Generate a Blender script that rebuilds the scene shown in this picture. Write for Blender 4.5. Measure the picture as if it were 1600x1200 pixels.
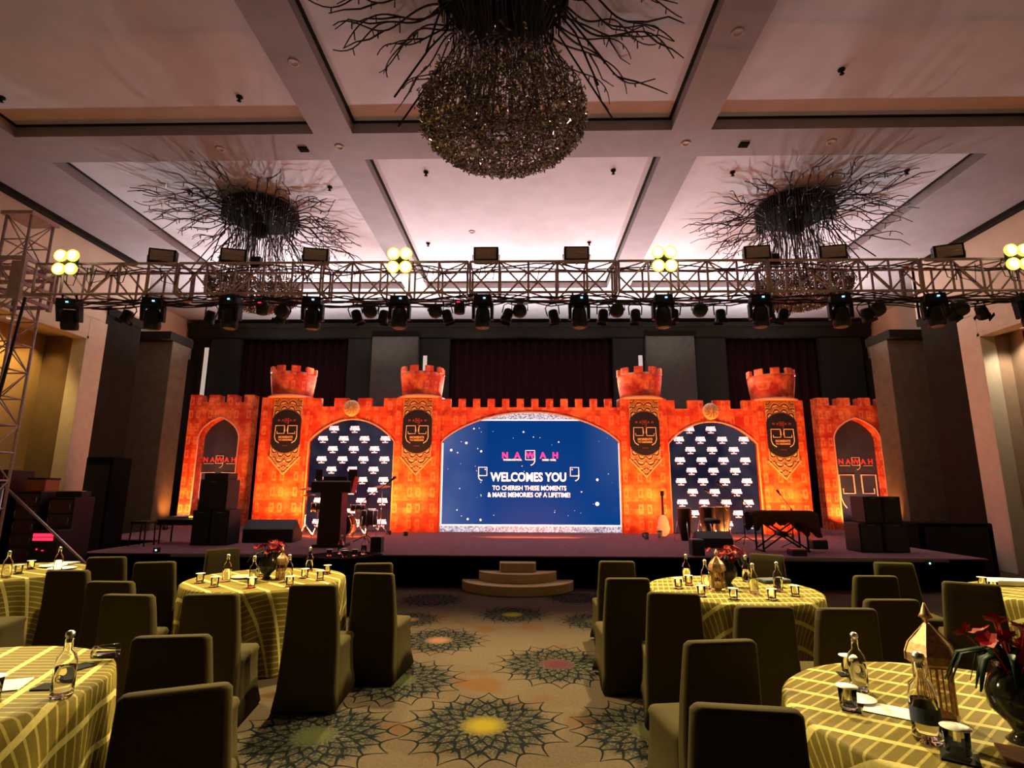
import bpy, math, random
from mathutils import Vector, Matrix
random.seed(7)
S = bpy.context.scene
for o in list(bpy.data.objects): bpy.data.objects.remove(o)
COL = S.collection
PI = math.pi
# ------------------------------------------------------------------ camera, exposure, world
cam_d = bpy.data.cameras.new('camera'); cam = bpy.data.objects.new('camera', cam_d); COL.objects.link(cam)
cam_d.sensor_fit = 'HORIZONTAL'; cam_d.sensor_width = 36.0; cam_d.lens = 36.0*850/1600; cam_d.clip_start = .05
CP, CR, CW = .1900, .0042, .0235
cam.matrix_world = (Matrix.Translation((0, 0, 1.70)) @ Matrix.Rotation(CW, 4, 'Z') @
                    Matrix.Rotation(PI/2+CP, 4, 'X') @ Matrix.Rotation(CR, 4, 'Z'))
S.camera = cam
vs = S.view_settings
vs.view_transform = 'Standard'; vs.look = 'None'; vs.gamma = 1.0; vs.exposure = 0.0; vs.use_curve_mapping = False
W = bpy.data.worlds.new('world'); S.world = W; W.use_nodes = True
W.node_tree.nodes['Background'].inputs[0].default_value = (.55, .40, .42, 1)
W.node_tree.nodes['Background'].inputs[1].default_value = .010

def aim(o, target):
    d = Vector(target)-o.location
    o.rotation_euler = d.to_track_quat('-Z', 'Y').to_euler()
def light(kind, name, loc, target, energy, color, size=.2, size_y=None, angle=60, blend=.6):
    L = bpy.data.lights.new(name, kind); o = bpy.data.objects.new(name, L); COL.objects.link(o)
    o.location = loc; aim(o, target); L.energy = energy; L.color = color
    if kind == 'AREA':
        L.size = size
        if size_y: L.shape = 'RECTANGLE'; L.size_y = size_y
    elif kind == 'SPOT':
        L.spot_size = math.radians(angle); L.spot_blend = blend; L.shadow_soft_size = size
    else: L.shadow_soft_size = size
    return o
# added fill spots hidden behind the castle: ceiling wash over and before the stage
for bx in (-8.4, -5.2, -1.8, 1.8, 5.2, 8.4):
    light('SPOT', 'hidden_ceiling_fill', (bx, 16.4, 3.7), (bx*.95, 14.0, 7.85), 1450, (1, .97, 1), .12, angle=104, blend=1)
for bx in (-7.4, -4.4, -1.5, 1.5, 4.4, 7.4):
    light('SPOT', 'hidden_ceiling_fill', (bx, 16.3, 3.9), (bx*1.1, 16.1, 7.5), 700, (1, .96, .94), .12, angle=96, blend=.8)
# warm crowd blinders on the truss (their own light)
for bx in (-7.3, -1.96, 2.17, 7.55):
    light('SPOT', 'blinder_light', (bx, 7.62, 5.2), (bx*.75, 2.2, .6), 2900, (1, .80, .36), .12, angle=118, blend=.7)
# added fill spots in mid-air, no fixture: mauve light on the near ceiling
for bx in (-4.5, 0, 4.5):
    light('SPOT', 'near_ceiling_fill', (bx, 6.0, 4.2), (bx, 6.2, 7.8), 36, (1, .60, .74), .04, angle=125, blend=1)
# orange uplights along the castle front, and at the end panels
UP = [(-6.7, 14.1), (-5.95, 14.2), (-2.95, 13.9), (-3.45, 14.2), (2.95, 13.9), (3.5, 14.2), (6.6, 14.1), (7.3, 14.1)]
for ux, uy in UP:
    light('SPOT', 'castle_uplight', (ux, uy, .66), (ux, 15.2, 2.6), 240, (1, .30, .06), .06, angle=110, blend=.9)
for ux in (-4.85, 0.2, 5.1):
    light('AREA', 'castle_wash', (ux, 13.4, .60), (ux, 15.2, 3.6), 260, (1, .24, .045), 2.2, .1)
for sx in (-1, 1):
    light('SPOT', 'end_panel_uplight', (sx*10.75 if sx < 0 else 9.35, 16.5, .66), (sx*9.9, 17.3, 2.6), 200, (1, .33, .08), .06, angle=120, blend=.9)
    light('SPOT', 'end_panel_uplight', (sx*10.0, 15.4, .7), (sx*9.9, 17.2, 3.4), 300, (1, .28, .06), .06, angle=100, blend=.9)
light('SPOT', 'front_ceiling_fill', (0, .8, 4.6), (0, 2.9, 8.0), 48, (1, .60, .74), .04, angle=118, blend=1)  # added spot in mid-air above the viewer, brightens the nearest ceiling
for dx in (-9.75, 10.3):
    light('SPOT', 'doorway_glow_fill', (dx, 17.05, .62), (dx, 17.36, 1.9), 22, (.72, .68, 1), .04, angle=110, blend=1)  # added lavender spots for the low glow on the doorway prints, no fixture
# downlights in the portal niches, then spots aimed at the side walls
light('SPOT', 'niche_downlight', (10.62, 11.4, 5.10), (10.8, 11.6, 0), 170, (1, .80, .60), .08, angle=120, blend=.6)
light('SPOT', 'niche_downlight', (-10.7, 10.6, 5.12), (-11.2, 11.0, 3.2), 260, (1, .68, .25), .08, angle=110, blend=.6)
light('SPOT', 'niche_downlight', (-10.8, 11.6, 5.12), (-11.2, 11.8, 2.5), 40, (1, .62, .25), .08, angle=90, blend=.6)
for sx in (-1, 1):
    light('SPOT', 'wall_wash', (sx*6.6, 9.2, 7.3), (sx*10.6, 12.6, 4.8), 150, (1, .85, .66), .2, angle=80, blend=.9)

# ------------------------------------------------------------------ material helpers
class X:
    """tiny wrapper: arithmetic on node sockets"""
    def __init__(s, t, k): s.t = t; s.k = k
    def m(s, op, *a):
        n = s.t.nodes.new('ShaderNodeMath'); n.operation = op
        for i, v in enumerate((s,)+a):
            if isinstance(v, X): s.t.links.new(v.k, n.inputs[i])
            else: n.inputs[i].default_value = v
        return X(s.t, n.outputs[0])
    def __add__(s, b): return s.m('ADD', b)
    def __radd__(s, b): return s.m('ADD', b)
    def __sub__(s, b): return s.m('SUBTRACT', b)
    def __rsub__(s, b): return (s*-1)+b
    def __mul__(s, b): return s.m('MULTIPLY', b)
    def __rmul__(s, b): return s.m('MULTIPLY', b)
    def __truediv__(s, b): return s.m('DIVIDE', b)
    def lt(s, b): return s.m('LESS_THAN', b)
    def gt(s, b): return s.m('GREATER_THAN', b)
    def abs(s): return s.m('ABSOLUTE')
    def sin(s): return s.m('SINE')
    def cos(s): return s.m('COSINE')
    def sqrt(s): return s.m('SQRT')
    def frac(s): return s.m('FRACT')
    def pow(s, b): return s.m('POWER', b)
    def max(s, b): return s.m('MAXIMUM', b)
    def min(s, b): return s.m('MINIMUM', b)
    def clamp(s): return s.m('MINIMUM', 1.0).m('MAXIMUM', 0.0)
MATS = {}
def new_mat(name):
    m = bpy.data.materials.new(name); m.use_nodes = True; MATS[name] = m
    t = m.node_tree; b = t.nodes['Principled BSDF']
    return m, t, b
def mixc(t, f, a, b):
    n = t.nodes.new('ShaderNodeMix'); n.data_type = 'RGBA'
    for i, v in ((0, f), (6, a), (7, b)):
        if isinstance(v, X): t.links.new(v.k, n.inputs[i])
        elif hasattr(v, 'is_linked'): t.links.new(v, n.inputs[i])
        elif isinstance(v, (int, float)): n.inputs[i].default_value = v
        else: n.inputs[i].default_value = tuple(v)+(1,)
    return n.outputs[2]
def coords(t, kind='Object'):
    c = t.nodes.new('ShaderNodeTexCoord'); s = t.nodes.new('ShaderNodeSeparateXYZ')
    t.links.new(c.outputs[kind], s.inputs[0])
    return c.outputs[kind], X(t, s.outputs[0]), X(t, s.outputs[1]), X(t, s.outputs[2])
def comb(t, x, y, z=0.0):
    n = t.nodes.new('ShaderNodeCombineXYZ')
    for i, v in enumerate((x, y, z)):
        if isinstance(v, X): t.links.new(v.k, n.inputs[i])
        else: n.inputs[i].default_value = v
    return n.outputs[0]
def noise(t, vec, scale, detail=3, rough=.6):
    n = t.nodes.new('ShaderNodeTexNoise'); n.inputs['Scale'].default_value = scale
    n.inputs['Detail'].default_value = detail; n.inputs['Roughness'].default_value = rough
    t.links.new(vec, n.inputs['Vector']); return X(t, n.outputs[0])
def bump(t, b, h, strength=.3, dist=.01):
    n = t.nodes.new('ShaderNodeBump'); n.inputs['Strength'].default_value = strength; n.inputs['Distance'].default_value = dist
    t.links.new(h.k, n.inputs['Height']); t.links.new(n.outputs[0], b.inputs['Normal'])
def mat(name, c, rough=.6, metal=0.0, emis=None, es=1.0, var=.25, scale=18, trans=0.0, ior=1.45, bmp=0.0, sheen=0.0):
    m, t, b = new_mat(name)
    v, x, y, z = coords(t)
    n = noise(t, v, scale)
    col = mixc(t, (n*1.6-.3).clamp(), tuple(k*(1-var) for k in c), tuple(min(1, k*(1+var)) for k in c))
    t.links.new(col, b.inputs['Base Color'])
    b.inputs['Roughness'].default_value = rough; b.inputs['Metallic'].default_value = metal
    b.inputs['Transmission Weight'].default_value = trans; b.inputs['IOR'].default_value = ior
    if sheen: b.inputs['Sheen Weight'].default_value = sheen
    if emis: b.inputs['Emission Color'].default_value = tuple(emis)+(1,); b.inputs['Emission Strength'].default_value = es
    if bmp: bump(t, b, n, bmp)
    return m
def mandala(t, dx, dy, R, n=16):
    """dark outlined rings of pointed petals around a centre; returns (r/R, line mask, fill mask)"""
    r = (dx*dx+dy*dy).sqrt()/R
    a = dx.m('ARCTAN2', dy)
    line = None
    for (base, amp, k, ph, w) in ((.80, .20, n, 0, .034), (.62, .24, n, PI/n, .032), (.50, .20, n, 0, .032), (.38, .18, n, PI/n, .030), (.28, .14, n, 0, .026)):
        e = (1.0-((a*(k/2)+ph*k/2).sin().abs()).pow(.75))*amp+base
        l = ((r-e).abs()).lt(w)
        line = l if line is None else line.max(l)
    e0 = (1.0-((a*(n/2)).sin().abs()).pow(.75))*.20+.80
    return r, line, r.lt(e0), a
# ---- base materials
M = dict(
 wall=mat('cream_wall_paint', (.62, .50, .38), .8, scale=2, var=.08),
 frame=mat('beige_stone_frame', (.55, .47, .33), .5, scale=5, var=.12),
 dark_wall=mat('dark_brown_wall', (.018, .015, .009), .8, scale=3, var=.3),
 column=mat('grey_column_panel', (.115, .098, .07), .7, scale=4, var=.25),
 bulk=mat('dark_bulkhead', (.018, .015, .011), .8, scale=3, var=.25),
 niche=mat('niche_wood', (.36, .25, .16), .55, scale=3, var=.2),
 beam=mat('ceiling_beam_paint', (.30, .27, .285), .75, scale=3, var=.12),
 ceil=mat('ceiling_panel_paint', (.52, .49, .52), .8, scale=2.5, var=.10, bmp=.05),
 black=mat('black_plastic', (.008, .008, .009), .45),
 matte=mat('black_cloth', (.006, .006, .007), .95),
 case=mat('black_road_case', (.009, .008, .008), .5),
 steel=mat('brushed_steel', (.55, .52, .50), .35, 1.0),
 chrome=mat('chrome', (.85, .85, .85), .12, 1.0),
 truss=mat('truss_aluminium', (.55, .44, .48), .5, .25),
 bronze=mat('dark_bronze', (.045, .030, .028), .4, .7),
 drum=mat('black_mesh_drum', (.010, .011, .010), .95, 0),
 rod=mat('smoked_glass_rod', (.10, .09, .08), .35, .4),
 crystal=mat('amber_crystal', (.30, .25, .20), .22, .7, var=.7, scale=6),
 chair=mat('olive_brown_stretch_cover', (.054, .041, .018), .8, sheen=.05, scale=60, var=.12, bmp=.1),
 glass=mat('clear_glass', (1, 1, 1), .03, trans=1.0, var=0),
 lid=mat('white_paper_lid', (.85, .83, .78), .7, var=.05),
 coaster=mat('black_coaster', (.012, .012, .012), .7),
 paper=mat('white_paper', (.75, .75, .72), .8, var=.06),
 brass=mat('brass_filigree', (.45, .26, .13), .45, .6, scale=60, var=.6),
 red=mat('red_petal', (.22, .005, .008), .5, scale=20),
 leaf=mat('dark_green_leaf', (.006, .016, .006), .5),
 vase=mat('dark_glass_vase', (.03, .028, .02), .12, .3),
 label=mat('dark_blue_label', (.03, .04, .09), .6),
 gold=mat('gold_print', (.75, .52, .25), .5, scale=30),
 step=mat('gold_step_carpet', (.50, .38, .20), .9, scale=50, var=.2, bmp=.2),
 stage=mat('dark_plum_stage_carpet', (.20, .11, .13), .9, scale=14, var=.3, bmp=.1),
 skirt=mat('black_stage_skirt', (.004, .004, .004), .95),
 alu=mat('stage_edge_trim', (.16, .14, .15), .4, .6),
 curtain=mat('burgundy_curtain', (.018, .006, .006), .9, var=.2),
 maroon=mat('maroon_lectern_veneer', (.03, .005, .006), .5),
 orange=mat('orange_case', (.45, .13, .05), .6),
 navy=mat('navy_print', (.012, .014, .03), .6),
 cymbal=mat('bronze_cymbal', (.55, .30, .12), .3, .9),
 cover=mat('brown_keyboard_cloth', (.10, .05, .035), .9),
 skin=mat('drum_head', (.30, .27, .25), .6),
 thin=mat('thin_clear_glass', (1, 1, 1), .02, trans=1.0, ior=1.14, var=0),
 wood=mat('table_plywood', (.25, .16, .08), .7),
 ring=mat('warm_halo_ring', (1, .8, .2), .4, emis=(1, .78, .12), es=1.3),  # glowing rim stands in for the yellow halo round each blinder cell
 blue=mat('blue_display', (.1, .3, .6), .5, emis=(.25, .62, 1), es=3.0),
 redled=mat('red_display', (.6, .02, .05), .5, emis=(1, .02, .06), es=2.2),
 bulb=mat('warm_lamp_cell', (1, .8, .4), .5, emis=(1, .93, .55), es=5),
 slit=mat('pale_strip_glow', (.8, .78, .74), .8, emis=(1, .92, .82), es=.30, var=.05),  # emission gives the pale wall gaps their lit look; also on the downlights
 reflector=mat('grey_reflector', (.50, .42, .36), .6, .1),
 upglow=mat('orange_lamp_lens', (1, .5, .1), .5, emis=(1, .55, .12), es=6),
 led_white=mat('led_white', (1, 1, 1), .5, emis=(.92, .86, 1), es=1.0, var=0),
 led_pink=mat('led_magenta', (1, .1, .5), .5, emis=(1, .01, .32), es=.95, var=0),
 led_logo=mat('led_lilac', (1, .9, 1), .5, emis=(1, .72, .93), es=.92, var=0),
 led_rim=mat('led_peach', (1, .8, .8), .5, emis=(1, .70, .68), es=1.0, var=0),
 pinkprint=mat('pink_print', (.75, .08, .14), .6, var=.1),
 creamprint=mat('cream_print', (.95, .78, .60), .6, var=.05),
)
# printed castle stone
def castle_material():
    m, t, b = new_mat('orange_stone_print')
    v, x, y, z = coords(t)
    br = t.nodes.new('ShaderNodeTexBrick'); t.links.new(comb(t, x+y, z), br.inputs['Vector'])
    br.inputs['Scale'].default_value = 1.0; br.inputs['Brick Width'].default_value = .42; br.inputs['Row Height'].default_value = .21
    br.inputs['Mortar Size'].default_value = .007; br.inputs['Mortar Smooth'].default_value = .4
    br.inputs['Color1'].default_value = (.75, .075, .018, 1); br.inputs['Color2'].default_value = (1, .25, .065, 1); br.inputs['Mortar'].default_value = (.95, .22, .06, 1)
    n = noise(t, v, 3.2, 4); n2 = noise(t, v, 14, 3)
    c = mixc(t, (n*3.4-1.15).clamp(), (.50, .02, .008), br.outputs['Color'])
    # pairs of pale carved blocks repeating on the courses
    u = ((x+y)/.62).frac(); w = (z/.42).frac()
    blk = (u-.25).abs().lt(.10).max((u-.62).abs().lt(.10))*(w-.5).abs().lt(.30)
    inner = (u-.25).abs().lt(.055).max((u-.62).abs().lt(.055))*(w-.5).abs().lt(.16)
    c = mixc(t, (blk-inner*.8)*(n2*1.5-.15).clamp()*.6, c, (1, .46, .20))
    t.links.new(c, b.inputs['Base Color']); b.inputs['Roughness'].default_value = .65
    bump(t, b, n2, .1)
    return m
M['castle'] = castle_material()
def banner_material():
    m, t, b = new_mat('gold_filigree_print')
    v, x, y, z = coords(t)
    zz = z+.92; r = (x*x*1.6+zz*zz).sqrt()
    a = x.m('ARCTAN2', zz)
    n = noise(t, v, 30)
    fr = (r/.155).frac(); k = (a*9).sin().abs()
    petal = ((fr-k*.62).abs()).lt(.13); core = (fr-.25).abs().lt(.10)*k.gt(.75)
    c = mixc(t, n, (.17, .08, .05), (.55, .36, .20))
    c = mixc(t, core, c, (.92, .74, .48))
    c = mixc(t, petal, c, (.035, .018, .02))
    c = mixc(t, ((fr-k*.62-.17).abs()).lt(.05), c, (.90, .62, .34))
    t.links.new(c, b.inputs['Base Color']); b.inputs['Roughness'].default_value = .6
    return m
M['banner'] = banner_material()
def cloth_material():
    m, t, b = new_mat('gold_damask_tablecloth')
    v, u, w, _ = coords(t, 'UV')
    p = u*.80+w*.60; q = u*-.35+w*.94
    band = ((p/.20).frac()-.5).abs().lt(.085)
    thin = ((q/.052).frac()-.5).abs().lt(.11)
    n = noise(t, v, 55, 4)
    c = mixc(t, thin*.75, (.15, .11, .022), (.42, .335, .10))
    c = mixc(t, band*.85, c, (.62, .52, .19))
    c = mixc(t, (n*2-.8).clamp()*.35, c, (.05, .035, .008))
    t.links.new(c, b.inputs['Base Color']); b.inputs['Roughness'].default_value = .55
    bump(t, b, n+band*.5, .15)
    return m
M['cloth'] = cloth_material()
def carpet_material():
    m, t, b = new_mat('mandala_carpet')
    v, x, y, z = coords(t)
    C = [(-.30, 4.37, .60, 0), (.32, 5.80, .62, 2), (-1.47, 4.16, .58, 1), (-.98, 6.62, .55, 3), (-.17, 7.95, .52, 0), (.93, 7.6, .50, 1), (-1.52, 7.6, .45, 3),
         (-1.14, 5.30, .58, 1), (.92, 4.30, .58, 1), (-1.45, 8.9, .55, 2), (.80, 9.15, .5, 2), (-.3, 3.0, .6, 2), (.9, 3.0, .55, 0), (-1.7, 2.9, .5, 3), (1.7, 6.9, .6, 0),
         (2.2, 8.2, .6, 3), (-2.7, 8.3, .6, 0), (3.6, 7.4, .6, 1), (-4.2, 7.6, .6, 2), (-2.9, 4.9, .5, 0), (2.3, 4.9, .5, 2)]
    best = None
    for cx, cy, R, k in C:
        R *= 1.1
        dx, dy = x-cx, y-cy
        d = (dx*dx+dy*dy)/(R*R)
        if best is None: best, bx, by, bk = d, dx/R, dy/R, X(t, (x*0+k).k)
        else:
            f = d.lt(best); g = 1.0-f
            bx = dx/R*f+bx*g; by = dy/R*f+by*g; bk = f*k+bk*g; best = d.min(best)
    r, line, fill, a = mandala(t, bx, by, 1.0, 16)
    n = noise(t, v, 45, 5); n2 = noise(t, v, 1.3, 2); n3 = noise(t, v, 160, 2)
    base = mixc(t, n, (.042, .029, .021), (.112, .080, .056))
    base = mixc(t, ((n2-.56)*9).clamp()*.75, base, (.085, .034, .010))
    inner = mixc(t, ((n-.48)*8).clamp(), (.008, .011, .011), (.075, .062, .040))
    c = mixc(t, fill*((.80-r)*6).clamp()*.85, base, inner)
    cent = ((.30-r)*5).clamp()*fill
    ccol = mixc(t, bk.lt(.5), mixc(t, bk.lt(1.5), mixc(t, bk.lt(2.5), (.17, .08, .05), (.05, .012, .02)), (.045, .05, .02)), (.17, .125, .010))
    c = mixc(t, cent, c, ccol)
    c = mixc(t, line*fill*(1.0-cent*.7)*.97, c, (.0025, .0045, .006))
    c = mixc(t, (n3-.5).abs()*.6, c, (.02, .02, .015))
    t.links.new(c, b.inputs['Base Color']); b.inputs['Roughness'].default_value = .95
    bump(t, b, n3, .3, .005)
    return m
M['carpet'] = carpet_material()
def led_material():
    m, t, b = new_mat('blue_led_picture')
    v, x, y, z = coords(t)
    n = noise(t, v, .8, 2)
    gl = ((-1.0-x)/1.35).clamp()*((n*1.8)-.1).clamp(); gr = ((x-1.6)/1.1).clamp()*.55*((z-1.4)/1.2).clamp()
    c = mixc(t, ((z-.7)/2.6).clamp(), (.0, .050, .24), (.0, .040, .205))
    c = mixc(t, gl*.7, c, (.13, .17, .36)); c = mixc(t, gr*.7, c, (.10, .16, .38))
    t.links.new(c, b.inputs['Emission Color']); b.inputs['Emission Strength'].default_value = 1.0
    b.inputs['Base Color'].default_value = (0, 0, 0, 1); b.inputs['Roughness'].default_value = .5; b.inputs['Specular IOR Level'].default_value = .05
    return m
M['led'] = led_material()
def sparkle_material():
    m, t, b = new_mat('white_sparkle_picture')
    v, x, y, z = coords(t)
    n = noise(t, v, 22, 4, .8)
    c = mixc(t, ((n-.42)*6).clamp(), (.13, .12, .20), (.95, .88, 1))
    t.links.new(c, b.inputs['Emission Color']); b.inputs['Emission Strength'].default_value = .95
    b.inputs['Base Color'].default_value = (.05, .05, .05, 1)
    return m
M['sparkle'] = sparkle_material()
def media_material():
    m, t, b = new_mat('navy_media_wall')
    v, x, y, z = coords(t)
    n = noise(t, v, .9, 2)
    c = mixc(t, ((n-.40)*4).clamp(), (.008, .010, .030), (.050, .046, .070))
    t.links.new(c, b.inputs['Emission Color']); b.inputs['Emission Strength'].default_value = .8
    b.inputs['Base Color'].default_value = (0, 0, 0, 1); b.inputs['Roughness'].default_value = .4; b.inputs['Specular IOR Level'].default_value = .1
    return m
M['media'] = media_material()
def door_print():
    m, t, b = new_mat('navy_doorway_print')
    v, x, y, z = coords(t)
    n = noise(t, v, 2, 3)
    c = mixc(t, n, (.030, .036, .075), (.07, .08, .14))
    t.links.new(c, b.inputs['Base Color']); b.inputs['Specular IOR Level'].default_value = .1
    return m
M['doorprint'] = door_print()
def chevron_material():
    m, t, b = new_mat('gold_chevron_veneer')
    v, x, y, z = coords(t)
    s = ((z-(y-10.9).abs()*.8)*2.2).sin()
    n = noise(t, comb(t, y*2, z*9+y*7), 2.0, 4)
    c = mixc(t, (s*.5+.5)*.6, (.34, .20, .06), (.62, .42, .13)); c = mixc(t, n*.5, c, (.22, .13, .05))
    t.links.new(c, b.inputs['Base Color']); b.inputs['Roughness'].default_value = .5
    return m
M['chevron'] = chevron_material()

for k_ in ('red', 'leaf', 'drum', 'column', 'bulk', 'dark_wall', 'curtain'):
    M[k_].node_tree.nodes['Principled BSDF'].inputs['Specular IOR Level'].default_value = .1
for k_ in ('cloth', 'carpet', 'chair', 'step', 'stage', 'matte', 'skirt', 'curtain', 'cover', 'coaster'):
    M[k_].node_tree.nodes['Principled BSDF'].inputs['Specular IOR Level'].default_value = .04
    M[k_].node_tree.nodes['Principled BSDF'].inputs['Sheen Weight'].default_value = 0
# ------------------------------------------------------------------ mesh builder
class MB:
    def __init__(s): s.v = []; s.f = []; s.uv = None; s.smooth = []
    def add(s, vs, fs, sm=False):
        k = len(s.v); s.v += [tuple(p) for p in vs]
        s.f += [tuple(i+k for i in f) for f in fs]; s.smooth += [sm]*len(fs)
    def box(s, c, d, rot=None, taper=1.0):
        x, y, z = (k/2 for k in d)
        P = [(-x, -y, -z), (x, -y, -z), (x, y, -z), (-x, y, -z), (-x*taper, -y*taper, z), (x*taper, -y*taper, z), (x*taper, y*taper, z), (-x*taper, y*taper, z)]
        if rot is not None: P = [rot @ Vector(p) for p in P]
        s.add([(p[0]+c[0], p[1]+c[1], p[2]+c[2]) for p in P], [(0, 3, 2, 1), (4, 5, 6, 7), (0, 1, 5, 4), (1, 2, 6, 5), (2, 3, 7, 6), (3, 0, 4, 7)])
        return s
    def bb(s, a, b):   # box by two corners
        return s.box([(a[i]+b[i])/2 for i in range(3)], [abs(b[i]-a[i]) for i in range(3)])
    def tube(s, pts, r, n=6, cap=True):
        pts = [Vector(p) for p in pts]; rs = r if isinstance(r, (list, tuple)) else [r]*len(pts)
        rings = []; prev = None
        for i, p in enumerate(pts):
            d = (pts[min(i+1, len(pts)-1)]-pts[max(i-1, 0)])
            d = d.normalized() if d.length > 1e-9 else Vector((0, 0, 1))
            if prev is None: u = d.orthogonal().normalized()
            else:
                u = prev-d*prev.dot(d); u = u.normalized() if u.length > 1e-6 else d.orthogonal().normalized()
            prev = u; w = d.cross(u)
            rings.append([p+(u*math.cos(2*PI*k/n)+w*math.sin(2*PI*k/n))*rs[i] for k in range(n)])
        V = [q for rg in rings for q in rg]; F = []
        for i in range(len(pts)-1):
            for k in range(n): F.append((i*n+k, i*n+(k+1) % n, (i+1)*n+(k+1) % n, (i+1)*n+k))
        if cap: F.append(tuple(range(n-1, -1, -1))); F.append(tuple(range((len(pts)-1)*n, len(pts)*n)))
        s.add(V, F, n > 4); return s
    def lathe(s, prof, n=20, c=(0, 0, 0), rot=None, cap=True):
        V = []
        for r, z in prof:
            for k in range(n):
                p = Vector((r*math.cos(2*PI*k/n), r*math.sin(2*PI*k/n), z))
                if rot is not None: p = rot @ p
                V.append(p+Vector(c))
        F = [(i*n+k, i*n+(k+1) % n, (i+1)*n+(k+1) % n, (i+1)*n+k) for i in range(len(prof)-1) for k in range(n)]
        if cap:
            F.append(tuple(range(n-1, -1, -1))); F.append(tuple(range((len(prof)-1)*n, len(prof)*n)))
        s.add(V, F, True); return s
    def prism(s, poly, y0, y1):   # polygon in x,z (counter clockwise seen from the front, -y) extruded along y
        n = len(poly)
        V = [(x, y0, z) for x, z in poly]+[(x, y1, z) for x, z in poly]
        F = [tuple(range(n)), tuple(range(2*n-1, n-1, -1))]+[(i, i+n, (i+1) % n+n, (i+1) % n) for i in range(n)]
        s.add(V, F); return s
    def prismz(s, poly, z0, z1):
        n = len(poly)
        V = [(x, y, z0) for x, y in poly]+[(x, y, z1) for x, y in poly]
        F = [tuple(range(n-1, -1, -1)), tuple(range(n, 2*n))]+[(i, (i+1) % n, (i+1) % n+n, i+n) for i in range(n)]
        s.add(V, F); return s
    def loft(s, rings, cap=True, sm=True):
        n = len(rings[0]); V = [p for r in rings for p in r]
        F = [(i*n+k, i*n+(k+1) % n, (i+1)*n+(k+1) % n, (i+1)*n+k) for i in range(len(rings)-1) for k in range(n)]
        if cap: F.append(tuple(range(n-1, -1, -1))); F.append(tuple(range((len(rings)-1)*n, len(rings)*n)))
        s.add(V, F, sm); return s
    def text(s, body, x, z, y, size, align='CENTER', bold=0.0, depth=.004, sx=1.0, space=1.0):
        c = bpy.data.curves.new('t', 'FONT'); c.body = body; c.size = size; c.align_x = align; c.offset = bold
        c.space_character = space; c.resolution_u = 3
        o = bpy.data.objects.new('t', c); me = bpy.data.meshes.new_from_object(o)
        s.add([(x+v.co.x*sx, y, z+v.co.y) for v in me.vertices], [tuple(p.vertices) for p in me.polygons])
        bpy.data.objects.remove(o); bpy.data.curves.remove(c); bpy.data.meshes.remove(me); return s
    def mesh(s, name):
        me = bpy.data.meshes.new(name); assert max(map(max, s.f)) < len(s.v), name
        me.from_pydata(s.v, [], s.f); me.update()
        for p, k in zip(me.polygons, s.smooth): p.use_smooth = k
        if s.uv:
            l = me.uv_layers.new(name='UVMap')
            for lp in me.loops: l.data[lp.index].uv = s.uv[lp.vertex_index]
        return me
def obj(name, mb, m, parent=None, bevel=0.0):
    me = mb.mesh(name) if isinstance(mb, MB) else mb
    if m is not None and not me.materials: me.materials.append(M[m] if isinstance(m, str) else m)
    o = bpy.data.objects.new(name, me); COL.objects.link(o)
    if parent: o.parent = parent
    if bevel:
        b = o.modifiers.new('bevel', 'BEVEL'); b.width = bevel; b.segments = 2; b.limit_method = 'ANGLE'
    return o
def tag(o, label, cat, group=None):
    o['label'] = label; o['category'] = cat
    if group: o['group'] = group
    return o
def thing(name, label, cat, loc=(0, 0, 0), rz=0.0, group=None):
    o = bpy.data.objects.new(name, None); COL.objects.link(o); o.empty_display_size = .1
    o.location = loc; o.rotation_euler = (0, 0, rz)
    return tag(o, label, cat, group)
def struct(name, mb, m, parent=None, bevel=0.0):
    o = obj(name, mb, m, parent, bevel)
    if not parent: o['kind'] = 'structure'
    return o
def dup(root, loc, rz=0.0, label=None, group=None, rot=None, scale=None):
    r = root.copy(); COL.objects.link(r); r.location = loc
    r.rotation_euler = rot if rot else (0, 0, rz)
    if scale: r.scale = (scale,)*3
    if label: r['label'] = label
    if group: r['group'] = group
    for ch in list(root.children):
        c = ch.copy(); COL.objects.link(c); c.parent = r
        for g in list(ch.children):
            d = g.copy(); COL.objects.link(d); d.parent = c
    return r
class Kind:
    """first placement moves the prototype itself, later ones copy it"""
    def __init__(s, root): s.root = root; s.used = False
    def put(s, loc, rz=0.0, label=None, group=None, rot=None, scale=None):
        if not s.used:
            s.used = True; r = s.root; r.location = loc; r.rotation_euler = rot if rot else (0, 0, rz)
            if scale: r.scale = (scale,)*3
            if label: r['label'] = label
            if group: r['group'] = group
            return r
        return dup(s.root, loc, rz, label, group, rot, scale)
def arc(fn, n): return [fn(i/n) for i in range(n+1)]

# ------------------------------------------------------------------ the room
XW, YB, ZB, ZC = 10.3, 18.6, 7.5, 7.70
struct('floor', MB().bb((-12.6, -2.5, -.1), (12.6, YB+.4, 0)), 'carpet')
# ceiling: recessed panels, beams
struct('ceiling', MB().bb((-12.6, -2.5, ZC), (12.6, YB+.4, ZC+.12)), 'ceil')
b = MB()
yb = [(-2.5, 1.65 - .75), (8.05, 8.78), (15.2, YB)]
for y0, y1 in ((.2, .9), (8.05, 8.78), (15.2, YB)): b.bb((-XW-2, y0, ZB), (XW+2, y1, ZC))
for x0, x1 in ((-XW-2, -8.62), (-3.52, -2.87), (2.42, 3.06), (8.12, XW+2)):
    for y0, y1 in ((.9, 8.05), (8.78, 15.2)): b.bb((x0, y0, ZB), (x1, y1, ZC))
struct('trim_1', b, 'beam')
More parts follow.
